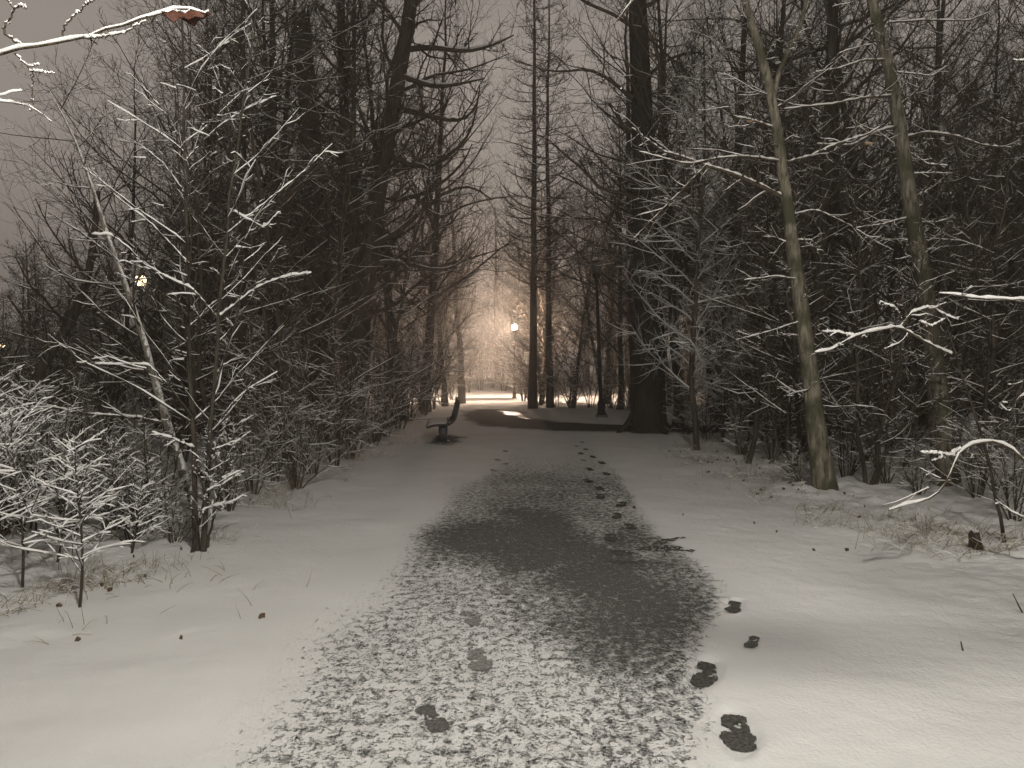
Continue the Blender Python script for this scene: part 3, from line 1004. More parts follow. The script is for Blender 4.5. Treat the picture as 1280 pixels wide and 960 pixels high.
# big leaning tree over the path on the left, long limbs reaching right
def left_giant():
    bx, by = by_px(440, 18.5)
    t = thing('tree', 'big dark tree at left whose long limbs reach right over the path', 'tree', (bx, by, hz(bx, by)))
    rng = np.random.default_rng(17)
    o = np.array([bx, by, hz(bx, by)])
    n = 18
    main = resample([at(440, 545, by) - o, at(448, 430, by) - o, at(462, 300, by) - o, at(482, 180, by) - o, at(506, 60, by) - o, at(524, -60, by) - o, at(530, -260, by) - o, at(540, -420, by) - o], n)
    second = resample([at(452, 400, by) - o, at(440, 250, by + .4) - o, at(428, 120, by + .8) - o, at(425, -60, by + 1) - o, at(410, -250, by + 1.2) - o], n)
    P = np.stack([main, second]); R = np.stack([np.linspace(0.27, 0.07, n), np.linspace(0.17, 0.05, n)])
    tr, cr, sn = MB(), MB(), MB()
    tr.tubes(P, R, 12)
    limbs = []
    for pts in ([(508, 62, 0), (540, 58, -.3), (580, 66, -.8), (615, 58, -1.2), (642, 44, -1.5)],
                [(500, 95, 0), (545, 110, -.5), (580, 104, -1), (606, 98, -1.3)],
                [(492, 135, 0), (540, 145, .5), (575, 155, .8), (598, 135, 1.0), (600, 105, 1.2)],
                [(480, 190, 0), (525, 215, -.4), (570, 190, -.8), (592, 165, -1), (598, 120, -1.1)],
                [(472, 250, 0), (510, 250, .6), (545, 235, 1), (580, 205, 1.3), (590, 180, 1.5)],
                [(462, 310, 0), (500, 290, -.8), (540, 250, -1.2), (585, 225, -1.6), (615, 250, -1.9)],
                [(455, 360, 0), (500, 330, .4), (545, 300, .8), (575, 265, 1.2)],
                [(452, 395, 0), (490, 385, -.6), (525, 350, -1), (560, 335, -1.3)],
                [(520, -10, 0), (570, -30, 0.6), (620, -20, 1.1), (660, -50, 1.6)]):
        limbs.append(resample([at(p[0], p[1], by + p[2]) - o for p in pts], 12))
    PL_ = np.array(limbs); RL = np.repeat(np.linspace(0.075, 0.015, 12)[None], len(limbs), 0)
    cr.tubes(PL_, RL, 6)
    P1, R1 = grow(P, R, 36, (0.2, 0.98), (1.0, 0.25), (0.22, 0.07), 9, 0.5, 0.13, 0.3, 0.15, 0.015, 0.3, rng)
    cr.tubes(P1, R1, 5)
    A, RA = np.concatenate([np.stack([resample(b, 9) for b in PL_]), P1]), np.concatenate([RL[:, ::1][:, np.linspace(0, 11, 9).astype(int)], R1])
    P2, R2 = grow(A, RA, 13, (0.12, 0.99), (0.9, 0.25), (0.34, 0.11), 5, 0.6, 0.15, 0.5, 0.3, 0.009, 0.5, rng)
    cr.tubes(P2, R2, 3)
    P3, R3 = grow(P2, R2, 8, (0.15, 1), (0.8, 0.3), (0.42, 0.15), 3, 0.4, 0.16, 0.6, 0.4, 0.0065, 0.4, rng)
    cr.tubes(P3, R3, 3)
    snow_on(sn, A, RA, 4, 0.5, 0.4, 0.006, rng); snow_on(sn, P2, R2, 3, 0.25, 0.6, 0.005, rng); snow_on(sn, P3, R3, 3, 0.1, 0.6, 0.004, rng)
    build_parts(t, tr, cr, sn, M['dark_bark'], M['twig'])


left_giant()


# ------------------------------------------------------------------ traced near plants
def tp(p):
    return np.array(p[:3], float) if len(p) == 4 else at(*p)


def traced(name, label, cat, base, stems, limbs, mt, mc, seed, sub=None, leaves=(), group=None, snow_stem=0.2, thick=0.9, sub2=None, snow_rmin=0.006, trunk_name='trunk'):
    """stems / limbs: lists of (points (px, py, Y), r0, r1); the root is at base (px, py, Y)"""
    rng = np.random.default_rng(seed)
    b = at(*base)
    zg = hz(b[0], b[1])
    o = np.array([b[0], b[1], zg])
    t = thing(name, label, cat, tuple(o), 0, group)
    tr, cr, sn = MB(), MB(), MB()
    S, SR, Lm, LR = [], [], [], []
    for pts, r0, r1 in stems:
        q = resample([tp(p) - o for p in pts], 16)
        q[1:-1] += rng.normal(0, 0.004, (14, 3))
        S.append(q); SR.append(np.linspace(r0, r1, 16) * rng.uniform(0.92, 1.08, 16) * (1 + 0.35 * np.exp(-np.arange(16) * 1.4)))
    for pts, r0, r1 in limbs:
        q = resample([tp(p) - o for p in pts], 30)
        q[1:] += rng.normal(0, 0.0022, (29, 3))
        Lm.append(q); LR.append(np.linspace(r0, r1, 30))
    S, SR = np.array(S), np.array(SR)
    tr.tubes(S, SR, 12)
    snow_on(sn, S, SR, 6, 1.0, snow_stem, 0.004, rng)
    A, AR = [], []
    if Lm:
        Lm, LR = np.array(Lm), np.array(LR)
        cr.tubes(Lm, LR, 6); snow_on(sn, Lm, LR, 6, 1.0, thick, snow_rmin, rng)
        A.append(np.array([resample(p, 10) for p in Lm])); AR.append(LR[:, np.linspace(0, 29, 10).astype(int)])
    if sub is not None:
        P1, R1 = grow(S, SR, **sub, rng=rng)
        cr.tubes(P1, R1, 5); snow_on(sn, P1, R1, 5, 0.95, thick, snow_rmin, rng)
        rs = np.array([resample(p, 10) for p in P1]); rr = R1[:, np.linspace(0, R1.shape[1] - 1, 10).astype(int)]
        A.append(rs); AR.append(rr)
    if A:
        A, AR = np.concatenate(A), np.concatenate(AR)
        kw = dict(count=7, tr=(0.15, 0.98), ang=(0.75, 0.2), length=(0.30, 0.12), n=5, up=0.25, wig=0.12, ratio=0.6, tip=0.5, rmin=0.003, taper_len=0.5)
        kw.update(sub2 or {})
        P2, R2 = grow(A, AR, **kw, rng=rng)
        cr.tubes(P2, R2, 4); snow_on(sn, P2, R2, 4, 0.85, thick, snow_rmin * 0.75, rng)
        P3, R3 = grow(P2, R2, 3, (0.25, 1), (0.7, 0.25), (0.42, 0.15), 4, 0.2, 0.14, 0.7, 0.5, 0.0025, 0.4, rng)
        cr.tubes(P3, R3, 3); snow_on(sn, P3, R3, 3, 0.7, thick, snow_rmin * 0.55, rng)
    parts = []
    if tr.n: tr.build(trunk_name, mt, t)
    if cr.n: cr.build('crown' if cat == 'tree' else 'branches', mc, t)
    if sn.n: sn.build('snow_cover', M['snow'], t)
    for (lp_, size, m_, lab) in leaves:
        leaf(at(*lp_) - o, size, m_, t, rng, lab)
    return t


def leaf(p, size, m_, parent, rng, lab=None):
    mb = MB()
    n, k = 9, 7
    u = np.linspace(-1, 1, n); v = np.linspace(-1, 1, k)
    U, V = np.meshgrid(u, v, indexing='ij')
    w = 0.5 * np.sqrt(np.clip(1 - np.abs(U) ** 2.2, 0, 1)) * (1 + 0.25 * np.sin(U * 9))
    X = U * size; Yy = V * w * size * 0.3 + 0.15 * size * np.sin(U * 5) * V; Zz = -np.abs(V) ** 1.2 * w * size * 0.85 - 0.1 * size * U ** 2 + 0.06 * size * np.sin(U * 7 + V * 4)
    pts = np.stack([p[0] + X, p[1] + Yy, p[2] + Zz], -1)
    I = np.arange(n * k).reshape(n, k)
    F = np.stack([I[:-1, :-1], I[1:, :-1], I[1:, 1:], I[:-1, 1:]], -1).reshape(-1, 4)
    back = pts.copy(); back[..., 1] += 0.003
    mb.add(pts, F); mb.add(back, F[:, ::-1])
    o = mb.build('leaf', m_, parent)
    if lab: o['label'] = lab
    top = pts[:, 2:5].copy(); top[..., 2] += 0.10 * size * (0.4 + np.abs(np.sin(U[:, 2:5] * 4)))
    sm = MB(); J = np.arange(n * 3).reshape(n, 3)
    sm.add(top, np.stack([J[:-1, :-1], J[1:, :-1], J[1:, 1:], J[:-1, 1:]], -1).reshape(-1, 4))
    sm.build('snow_cap', M['snow'], o)


# left: snowy multi-stemmed tree
Yt = 6.55
traced('young_tree', 'multi-stemmed young tree with snow-lined rising branches at the left verge', 'tree', (248, 690, Yt),
       [([(246, 694, Yt), (243, 600, Yt), (239, 500, Yt + .05), (236, 400, Yt + .05), (234, 300, Yt), (231, 190, Yt), (230, 90, Yt), (226, -20, Yt)], 0.026, 0.007),
        ([(254, 694, Yt), (258, 610, Yt - .1), (264, 520, Yt - .15), (272, 420, Yt - .2), (282, 310, Yt - .2), (293, 200, Yt - .2), (310, 100, Yt - .2), (320, 10, Yt - .2)], 0.022, 0.006),
        ([(258, 694, Yt + .1), (268, 640, Yt + .2), (280, 590, Yt + .3), (292, 545, Yt + .35), (300, 520, Yt + .4)], 0.012, 0.005),
        ([(240, 692, Yt - .05), (252, 640, Yt - .2), (262, 590, Yt - .25), (275, 540, Yt - .3)], 0.014, 0.005)],
       [([(276, 395, Yt - .2), (320, 360, Yt - .3), (352, 347, Yt - .4), (388, 341, Yt - .5)], 0.011, 0.005),
        ([(284, 292, Yt - .2), (330, 255, Yt - .1), (380, 215, Yt), (415, 180, Yt)], 0.011, 0.004),
        ([(288, 262, Yt - .2), (330, 285, Yt - .3), (350, 265, Yt - .4)], 0.008, 0.004),
        ([(236, 330, Yt), (190, 280, Yt + .1), (150, 250, Yt + .1), (115, 213, Yt + .1)], 0.010, 0.004),
        ([(238, 400, Yt), (200, 345, Yt - .2), (160, 310, Yt - .3), (140, 293, Yt - .4), (115, 293, Yt - .4)], 0.011, 0.004),
        ([(274, 400, Yt - .2), (240, 360, Yt - .3), (215, 350, Yt - .3), (180, 330, Yt - .3), (165, 318, Yt - .3)], 0.010, 0.004),
        ([(234, 245, Yt), (205, 205, Yt + .2), (175, 180, Yt + .2), (148, 175, Yt + .2)], 0.009, 0.004),
        ([(233, 200, Yt), (265, 165, Yt + .2), (300, 140, Yt + .3), (345, 120, Yt + .3)], 0.009, 0.004),
        ([(232, 185, Yt), (205, 140, Yt - .1), (180, 110, Yt - .2), (160, 90, Yt - .2)], 0.008, 0.004),
        ([(240, 520, Yt), (210, 480, Yt - .1), (185, 455, Yt - .1), (120, 455, Yt - .2)], 0.009, 0.004),
        ([(262, 545, Yt - .1), (300, 500, Yt - .3), (320, 470, Yt - .4)], 0.009, 0.004),
        ([(242, 560, Yt), (215, 548, Yt - .2), (190, 540, Yt - .3)], 0.008, 0.004)],
       M['tan_twig'], M['tan_twig'], 101,
       sub=dict(count=20, tr=(0.2, 0.97), ang=(0.78, 0.12), length=(0.25, 0.06), n=9, up=0.2, wig=0.08, ratio=0.42, tip=0.5, rmin=0.0045, taper_len=0.45, opposite=True),
       thick=1.0, snow_rmin=0.0078, sub2=dict(count=4, length=(0.27, 0.12), ang=(0.65, 0.15)))

# left: curved snow-plastered trunk just behind it
Yp = 8.2
traced('tree', 'curved trunk plastered white with snow, behind the multi-stemmed young tree', 'tree', (250, 645, Yp),
       [([(250, 648, Yp), (232, 600, Yp), (214, 545, Yp), (203, 510, Yp), (192, 470, Yp), (178, 420, Yp), (163, 370, Yp), (146, 325, Yp), (128, 285, Yp), (118, 240, Yp), (104, 195, Yp), (85, 150, Yp), (60, 110, Yp)], 0.055, 0.007)],
       [([(206, 530, Yp), (170, 522, Yp - .2), (110, 518, Yp - .4), (60, 508, Yp - .6), (12, 496, Yp - .8)], 0.02, 0.008),
        ([(190, 470, Yp), (150, 430, Yp - .2), (120, 412, Yp - .3)], 0.014, 0.005),
        ([(146, 325, Yp), (100, 290, Yp), (60, 265, Yp)], 0.014, 0.005),
        ([(160, 360, Yp), (185, 335, Yp + .1), (200, 300, Yp + .2)], 0.012, 0.005)],
       M['plastered'], M['twig'], 103,
       sub=dict(count=16, tr=(0.3, 1.0), ang=(0.9, 0.2), length=(0.22, 0.07), n=7, up=0.3, wig=0.12, ratio=0.4, tip=0.4, rmin=0.006, taper_len=0.3), thick=0.6)

# left: two young snow-laden seedlings with tiers of twigs
def tier_plant(px, py, H, seed, label, lean=0.0):
    rng = np.random.default_rng(seed)
    x, y = gpt(px, py)
    t = thing('seedling', label, 'seedling', (x, y, hz(x, y)), 0, 'snow-laden seedlings on the left verge')
    tr, cr, sn = MB(), MB(), MB()
    z = np.linspace(-0.05, H, 14)
    P = np.stack([lean * z + 0.01 * np.sin(z * 5), 0.02 * np.sin(z * 4), z], -1)[None]
    R = np.linspace(0.011, 0.004, 14)[None]
    tr.tubes(P, R, 7)
    P1, R1 = grow(P, R, 26, (0.22, 0.99), (1.05, 0.15), (0.50, 0.1), 7, 0.10, 0.07, 0.6, 0.6, 0.004, 0.62, rng)
    cr.tubes(P1, R1, 5); snow_on(sn, P1, R1, 6, 1.0, 0.8, 0.0065, rng)
    P2, R2 = grow(P1, R1, 5, (0.25, 0.97), (0.7, 0.15), (0.36, 0.12), 5, 0.05, 0.08, 0.7, 0.6, 0.003, 0.4, rng, flat=0.8)
    cr.tubes(P2, R2, 4); snow_on(sn, P2, R2, 5, 0.95, 0.8, 0.0055, rng)
    tr.build('stem', M['tan_twig'], t); cr.build('branches', M['tan_twig'], t); sn.build('snow_cover', M['snow'], t)


tier_plant(100, 758, 1.08, 5, 'snow-laden seedling with tiers of twigs, foremost on the left verge')
tier_plant(28, 735, 1.25, 6, 'snow-laden seedling with long flat twigs, at the left photo edge', -0.04)
tier_plant(72, 700, 1.0, 8, 'smaller snow-laden seedling just behind the foremost seedling', 0.1)
tier_plant(165, 690, 0.55, 9, 'low snowy seedling between the foremost seedling and multi-stemmed tree', 0.12)
tier_plant(128, 672, 0.9, 21, 'slight snow-laden seedling behind the foremost one, its tip leaning right', 0.16)
tier_plant(45, 668, 1.35, 22, 'tall thin snowy seedling in the back row at the left edge', -0.03)
tier_plant(190, 664, 0.7, 23, 'short snow-laden seedling just left of the multi-stemmed tree', -0.1)
tier_plant(-8, 690, 1.4, 24, 'broad snowy seedling half cut off by the left photo edge', 0.03)
tier_plant(-35, 745, 1.5, 12, 'snowy seedling leaning into the photo from its left edge', 0.08)

# right: two olive trunks
Ya = 9.75
traced('tree', 'slim olive-grey trunk with bare lower stem, left of the two right-hand pale trunks', 'tree', (1031, 616, Ya),
       [([(1033, 622, Ya), (1027, 590, Ya), (1018, 520, Ya), (1010, 450, Ya), (1002, 380, Ya), (992, 310, Ya), (982, 245, Ya), (973, 180, Ya), (966, 115, Ya), (955, 70, Ya), (936, 25, Ya), (915, -50, Ya), (905, -160, Ya)], 0.128, 0.02),
        ([(967, 120, Ya), (975, 80, Ya + .1), (1000, 40, Ya + .2), (1012, -20, Ya + .3), (1030, -120, Ya + .4)], 0.03, 0.012)],
       [([(976, 246, Ya), (945, 230, Ya - .2), (915, 217, Ya - .4), (880, 206, Ya - .6)], 0.032, 0.016),
        ([(880, 206, Ya - .6), (850, 195, Ya - .7), (830, 190, Ya - .8), (790, 160, Ya - 1)], 0.016, 0.007),
        ([(882, 207, Ya - .6), (850, 240, Ya - .8), (810, 280, Ya - .9), (790, 300, Ya - 1)], 0.013, 0.006),
        ([(978, 202, Ya), (940, 196, Ya - .3), (900, 197, Ya - .5), (860, 205, Ya - .8), (800, 190, Ya - 1)], 0.016, 0.006),
        ([(985, 203, Ya), (1015, 195, Ya - .3), (1045, 180, Ya - .5), (1085, 168, Ya - .8), (1105, 155, Ya - .9)], 0.018, 0.008),
        ([(968, 160, Ya), (940, 150, Ya - .3), (915, 145, Ya - .5), (905, 108, Ya - .6)], 0.014, 0.006),
        ([(970, 135, Ya), (1010, 110, Ya + .2), (1050, 65, Ya + .4), (1090, 55, Ya + .5)], 0.014, 0.006),
        ([(992, 268, Ya), (1020, 262, Ya - .2), (1060, 280, Ya - .3), (1100, 305, Ya - .4)], 0.012, 0.005),
        ([(995, 300, Ya), (1015, 300, Ya - .2), (1025, 320, Ya - .3)], 0.010, 0.005),
        ([(1003, 350, Ya), (970, 345, Ya - .2), (930, 350, Ya - .3)], 0.009, 0.004),
        ([(1005, 400, Ya), (960, 415, Ya - .2), (920, 425, Ya - .4)], 0.009, 0.004)],
       M['olive_bark'], M['twig'], 104, sub=dict(count=18, tr=(0.12, 0.92), ang=(1.15, 0.25), length=(0.055, 0.03), n=6, up=0.3, wig=0.14, ratio=0.12, tip=0.5, rmin=0.006, taper_len=0.1, rmax=0.012), thick=0.6, sub2=dict(count=9, length=(0.34, 0.14), ang=(0.85, 0.25)),
       leaves=[((938, 150, Ya - .35), 0.045, M['tan_leaf'], 'pale tan dead leaf')])
Yb = 10.6
traced('tree', 'mottled olive trunk leaning left, right of the two right-hand pale trunks', 'tree', (1180, 603, Yb),
       [([(1183, 608, Yb), (1179, 560, Yb), (1173, 490, Yb), (1166, 420, Yb), (1156, 350, Yb), (1144, 295, Yb), (1135, 240, Yb), (1130, 180, Yb), (1122, 130, Yb), (1110, 70, Yb), (1092, 15, Yb), (1075, -60, Yb), (1060, -180, Yb)], 0.145, 0.045)],
       [([(1118, 120, Yb), (1080, 122, Yb - .3), (1040, 130, Yb - .6), (980, 136, Yb - .9)], 0.018, 0.008),
        ([(1122, 158, Yb), (1095, 165, Yb - .3), (1065, 182, Yb - .6), (1022, 180, Yb - .9)], 0.022, 0.010),
        ([(1110, 75, Yb), (1080, 75, Yb - .3), (1050, 85, Yb - .5), (1020, 90, Yb - .8)], 0.016, 0.007),
        ([(1132, 172, Yb), (1160, 165, Yb - .3), (1195, 170, Yb - .5), (1230, 182, Yb - .7), (1265, 185, Yb - .9)], 0.020, 0.009),
        ([(1120, 90, Yb), (1165, 95, Yb - .2), (1185, 82, Yb - .3)], 0.013, 0.006),
        ([(1112, 28, Yb), (1160, 25, Yb - .4), (1210, 26, Yb - .7), (1236, 16, Yb - .9)], 0.014, 0.007),
        ([(1136, 190, Yb), (1160, 205, Yb - .2), (1185, 207, Yb - .3)], 0.012, 0.006),
        ([(1142, 217, Yb), (1170, 216, Yb - .2), (1190, 217, Yb - .3)], 0.011, 0.005),
        ([(1146, 245, Yb), (1165, 235, Yb - .2), (1180, 222, Yb - .3)], 0.011, 0.005),
        ([(1134, 272, Yb), (1105, 280, Yb - .3), (1070, 285, Yb - .5)], 0.013, 0.006),
        ([(1147, 278, Yb), (1170, 278, Yb - .2), (1190, 272, Yb - .3)], 0.010, 0.005)],
       M['olive_bark'], M['twig'], 105, sub=dict(count=18, tr=(0.12, 0.92), ang=(1.15, 0.25), length=(0.055, 0.03), n=6, up=0.3, wig=0.14, ratio=0.12, tip=0.5, rmin=0.006, taper_len=0.1, rmax=0.012), thick=0.6, sub2=dict(count=8, length=(0.30, 0.14), ang=(0.85, 0.25)),
       leaves=[((1086, 178, Yb - .4), 0.06, M['tan_leaf'], 'pale tan dead leaf')])

# right: near shrub with thick snowy branches
Ys = 6.8
traced('shrub', 'thin dark leaning stem bearing one thick snow-covered branch, right verge', 'shrub', (1256, 684, Ys),
       [([(1257, 690, Ys), (1248, 640, Ys), (1238, 580, Ys), (1222, 530, Ys - .05), (1205, 475, Ys - .1), (1192, 440, Ys - .15), (1180, 395, Ys - .2), (1172, 375, Ys - .2)], 0.016, 0.006)],
       [([(1188, 443, Ys - .15), (1165, 432, Ys - .3), (1145, 420, Ys - .35), (1125, 408, Ys - .4), (1100, 412, Ys - .5), (1066, 420, Ys - .6), (1040, 437, Ys - .7), (1019, 441, Ys - .75)], 0.011, 0.006),
        ([(1125, 408, Ys - .4), (1140, 390, Ys - .4), (1165, 383, Ys - .35), (1178, 392, Ys - .3), (1198, 400, Ys - .3)], 0.008, 0.004),
        ([(1150, 402, Ys - .3), (1165, 408, Ys - .35), (1182, 398, Ys - .4)], 0.009, 0.004),
        ([(1066, 420, Ys - .6), (1045, 415, Ys - .6), (1030, 415, Ys - .65)], 0.007, 0.004),
        ([(1130, 405, Ys - .4), (1120, 385, Ys - .4), (1100, 377, Ys - .4)], 0.006, 0.003)],
       M['dark_bark'], M['twig'], 107, thick=1.1, snow_rmin=0.007, sub2=dict(count=5, length=(0.22, 0.1)), trunk_name='stem')
Yq = 5.6
traced('tree', 'tree just outside the right edge, its snow-thick branches reaching into the photo', 'tree', (1470, 735, Yq),
       [([(1470, 740, Yq), (1465, 600, Yq), (1455, 450, Yq), (1450, 300, Yq), (1440, 120, Yq), (1420, -60, Yq), (1400, -250, Yq)], 0.075, 0.03)],
       [([(1462, 600, Yq), (1380, 575, Yq), (1300, 590, Yq), (1275, 575, Yq), (1262, 552, Yq), (1225, 551, Yq), (1198, 562, Yq - .1), (1190, 590, Yq - .2), (1170, 625, Yq - .2), (1140, 628, Yq - .2), (1112, 638, Yq - .3)], 0.014, 0.006),
        ([(1200, 562, Yq - .1), (1180, 572, Yq - .2), (1165, 576, Yq - .25)], 0.008, 0.004),
        ([(1192, 570, Yq - .2), (1172, 567, Yq - .3), (1152, 566, Yq - .35)], 0.007, 0.004),
        ([(1460, 640, Yq), (1380, 655, Yq), (1300, 660, Yq + .1), (1280, 648, Yq + .1), (1258, 636, Yq + .1), (1245, 625, Yq + .15)], 0.011, 0.005),
        ([(1455, 420, Yq), (1380, 385, Yq), (1300, 375, Yq), (1230, 373, Yq), (1175, 366, Yq)], 0.012, 0.005),
        ([(1460, 560, Yq), (1380, 520, Yq), (1320, 500, Yq), (1275, 490, Yq + .1), (1262, 520, Yq + .1), (1250, 505, Yq + .2)], 0.010, 0.005),
        ([(1460, 520, Yq), (1380, 470, Yq - .2), (1330, 440, Yq - .2), (1290, 455, Yq - .2), (1268, 500, Yq)], 0.009, 0.005)],
       M['olive_bark'], M['twig'], 108, thick=1.0, snow_rmin=0.007, sub2=dict(count=5, length=(0.12, 0.06)),
       sub=dict(count=10, tr=(0.6, 1.0), ang=(1.1, 0.2), length=(0.3, 0.1), n=8, up=0.2, wig=0.12, ratio=0.4, tip=0.4, rmin=0.008, taper_len=0.3))

# top left: snowy branch with a red-brown leaf, of a tree outside the left edge
Yn = 2.6
traced('tree', 'tree outside the left edge with one overhanging snowy branch and a red-brown leaf', 'tree', (-420, 1010, 2.4),
       [([(-420, 1060, 2.4), (-410, 700, 2.4), (-395, 400, 2.45), (-385, 150, 2.5), (-370, -150, 2.5), (-350, -500, 2.5)], 0.06, 0.03)],
       [([(-388, 170, 2.5), (-250, 120, 2.55), (-120, 95, Yn), (0, 68, Yn), (35, 58, Yn), (100, 50, Yn), (150, 32, Yn), (190, 17, Yn), (222, 8, Yn), (250, 8, Yn), (258, 16, Yn)], 0.0095, 0.0024),
        ([(104, 48, Yn), (130, 46, Yn - .02), (155, 41, Yn - .03), (172, 32, Yn - .03), (188, 20, Yn - .03)], 0.0035, 0.002),
        ([(28, 58, Yn), (14, 48, Yn), (3, 37, Yn), (12, 24, Yn), (18, 12, Yn), (8, -2, Yn)], 0.0045, 0.0025),
        ([(17, 10, Yn), (26, 7, Yn - .02), (33, 10, Yn - .03)], 0.0025, 0.0018),
        ([(78, 44, Yn), (80, 34, Yn), (90, 22, Yn), (104, 12, Yn), (108, 0, Yn), (112, -14, Yn)], 0.0035, 0.002),
        ([(106, 5, Yn), (116, 1, Yn), (124, -3, Yn)], 0.0022, 0.0016),
        ([(18, 66, Yn), (28, 78, Yn), (38, 86, Yn), (42, 94, Yn), (40, 112, Yn), (41, 130, Yn)], 0.003, 0.0016),
        ([(34, 83, Yn), (44, 82, Yn), (48, 80, Yn)], 0.002, 0.0014),
        ([(42, 89, Yn), (55, 91, Yn), (67, 91, Yn)], 0.002, 0.0014),
        ([(-300, 160, 2.6), (-120, 130, 2.65), (0, 120, 2.65), (20, 116, 2.65), (26, 113, 2.65)], 0.006, 0.0014),
        ([(-120, 128, 2.7), (0, 126, 2.72), (30, 130, 2.74), (48, 140, 2.76), (66, 152, 2.78)], 0.004, 0.0014)],
       M['dark_bark'], M['twig'], 110, thick=0.9, snow_rmin=0.0035, sub2=dict(count=2, length=(0.05, 0.02), rmin=0.0015),
       leaves=[((232, 13, Yn), 0.078, M['red_leaf'], 'curled red-brown dead leaf under a cap of snow')])

# top right: snowy twig tip hanging in beside the massive trunk
traced('tree', 'tree behind the viewer with one blurred snowy twig tip hanging in at the top', 'tree', (4400, 2200, 1.0),
       [([(4400, 2250, 1.0), (4350, 800, 1.0), (4300, -400, 1.05), (4250, -1600, 1.1), (4200, -2600, 1.1)], 0.06, 0.03)],
       [([(4270, -900, 1.07), (2300, -500, 1.7), (1300, -330, 2.2), (1000, -220, 2.7), (830, -60, 3.0), (795, -8, 3.1), (780, 10, 3.1), (772, 27, 3.12)], 0.016, 0.004),
        ([(4250, -1600, 1.1), (3000, -1500, 1.4), (2300, -1600, 1.5)], 0.02, 0.006),
        ([(4.86, 1.05, 3.0, 'w'), (3.6, 1.0, 3.2, 'w'), (2.6, 1.0, 3.3, 'w'), (1.9, 0.95, 3.3, 'w'), (1.5, 0.8, 3.35, 'w'), (1.1, 0.75, 3.45, 'w')], 0.045, 0.02),
        ([(2.6, 1.0, 3.3, 'w'), (2.1, 1.3, 3.2, 'w'), (1.7, 1.5, 3.15, 'w')], 0.03, 0.015),
        ([(3.4, 1.0, 3.22, 'w'), (2.9, 1.5, 3.1, 'w'), (2.5, 1.9, 3.1, 'w')], 0.03, 0.012)],
       M['dark_bark'], M['twig'], 111, thick=1.0, snow_rmin=0.006, sub2=dict(count=2, length=(0.12, 0.05)))

# leaning dark trunk at far left
Yl = 12.0
traced('tree', 'dark trunk leaning steeply right at the left photo edge', 'tree', (36, 560, Yl),
       [([(34, 585, Yl), (38, 520, Yl), (44, 470, Yl), (58, 445, Yl), (80, 420, Yl), (98, 390, Yl), (110, 350, Yl), (118, 300, Yl), (122, 240, Yl)], 0.10, 0.04)],
       [([(60, 445, Yl), (30, 400, Yl), (10, 370, Yl)], 0.03, 0.012), ([(98, 390, Yl), (140, 360, Yl), (165, 330, Yl)], 0.03, 0.012)],
       M['dark_bark'], M['twig'], 112, thick=0.5, sub=dict(count=10, tr=(0.4, 1.0), ang=(0.9, 0.2), length=(0.35, 0.1), n=7, up=0.4, wig=0.12, ratio=0.4, tip=0.3, rmin=0.01, taper_len=0.3))

# ------------------------------------------------------------------ the wood itself
def zone_left(x, y):
    edge = np.interp(y, [8, 11, 15, 24, 36, 60], [-4.0, -3.9, -3.3, -4.3, -4.2, -6.5])
    return x < edge


def zone_right(x, y):
    edge = np.interp(y, [9, 11, 15, 18, 19.5, 27, 29, 40, 60], [6.5, 4.6, 4.3, 4.7, 5.6, 5.4, 1.8, 1.2, 1.0])
    return x > edge


rng = np.random.default_rng(77)
spots = {'L': [], 'R': []}


def scatter(side, n, y0, y1, px0, px1, kinds, smin, smax, gap, ok):
    k = tries = 0
    while k < n and tries < 4000:
        tries += 1
        y = y0 + (y1 - y0) * rng.random()
        px = px0 + (px1 - px0) * rng.random()
        x = (px - 640) / FPX * y
        if not ok(x, y) or any((x - a) ** 2 + (y - b) ** 2 < gap * gap for a, b, *_ in spots[side]):
            continue
        spots[side].append((x, y, kinds[rng.integers(len(kinds))], rng.uniform(smin, smax)))
        k += 1


# left wood
for px, Y, kd, s in [(215, 13.5, 'broad_d', 0.8), (150, 15.5, 'broad_d', 0.62), (300, 14.0, 'broad_b', 0.75), (347, 16.5, 'larch_b', 0.85), (362, 12.5, 'sap_c', 1.0),
                     (430, 23, 'broad_c', 0.9), (500, 22.5, 'broad_b', 1.0), (531, 27, 'broad_a', 0.95), (556, 36, 'broad_b', 1.0), (577, 42, 'broad_c', 0.85),
                     (325, 22, 'broad_a', 0.85), (265, 21, 'broad_b', 0.9), (470, 16.2, 'sap_a', 1.0), (410, 14.5, 'sap_c', 0.95)]:
    spots['L'].append(((px - 640) / FPX * Y, Y, kd, s))
scatter('L', 10, 18, 40, 215, 545, ['broad_a', 'broad_b', 'broad_d', 'larch_b'], 0.75, 1.0, 2.0, zone_left)
scatter('L', 24, 9.5, 30, 170, 530, ['sap_a', 'sap_b', 'sap_c', 'sap_d'], 0.65, 1.0, 0.9, zone_left)
scatter('L', 9, 13, 26, -40, 170, ['sap_d', 'sap_b'], 0.6, 0.9, 1.0, zone_left)
spots['L'] += [((574 - 640) / FPX * 44, 44, 'frost', 1.0), ((560 - 640) / FPX * 39, 39, 'frost', 0.9)]
spots['R'] += [((654 - 640) / FPX * 45.5, 45.5, 'sap_d', 0.95), ((662 - 640) / FPX * 47, 47, 'frost', 0.7)]
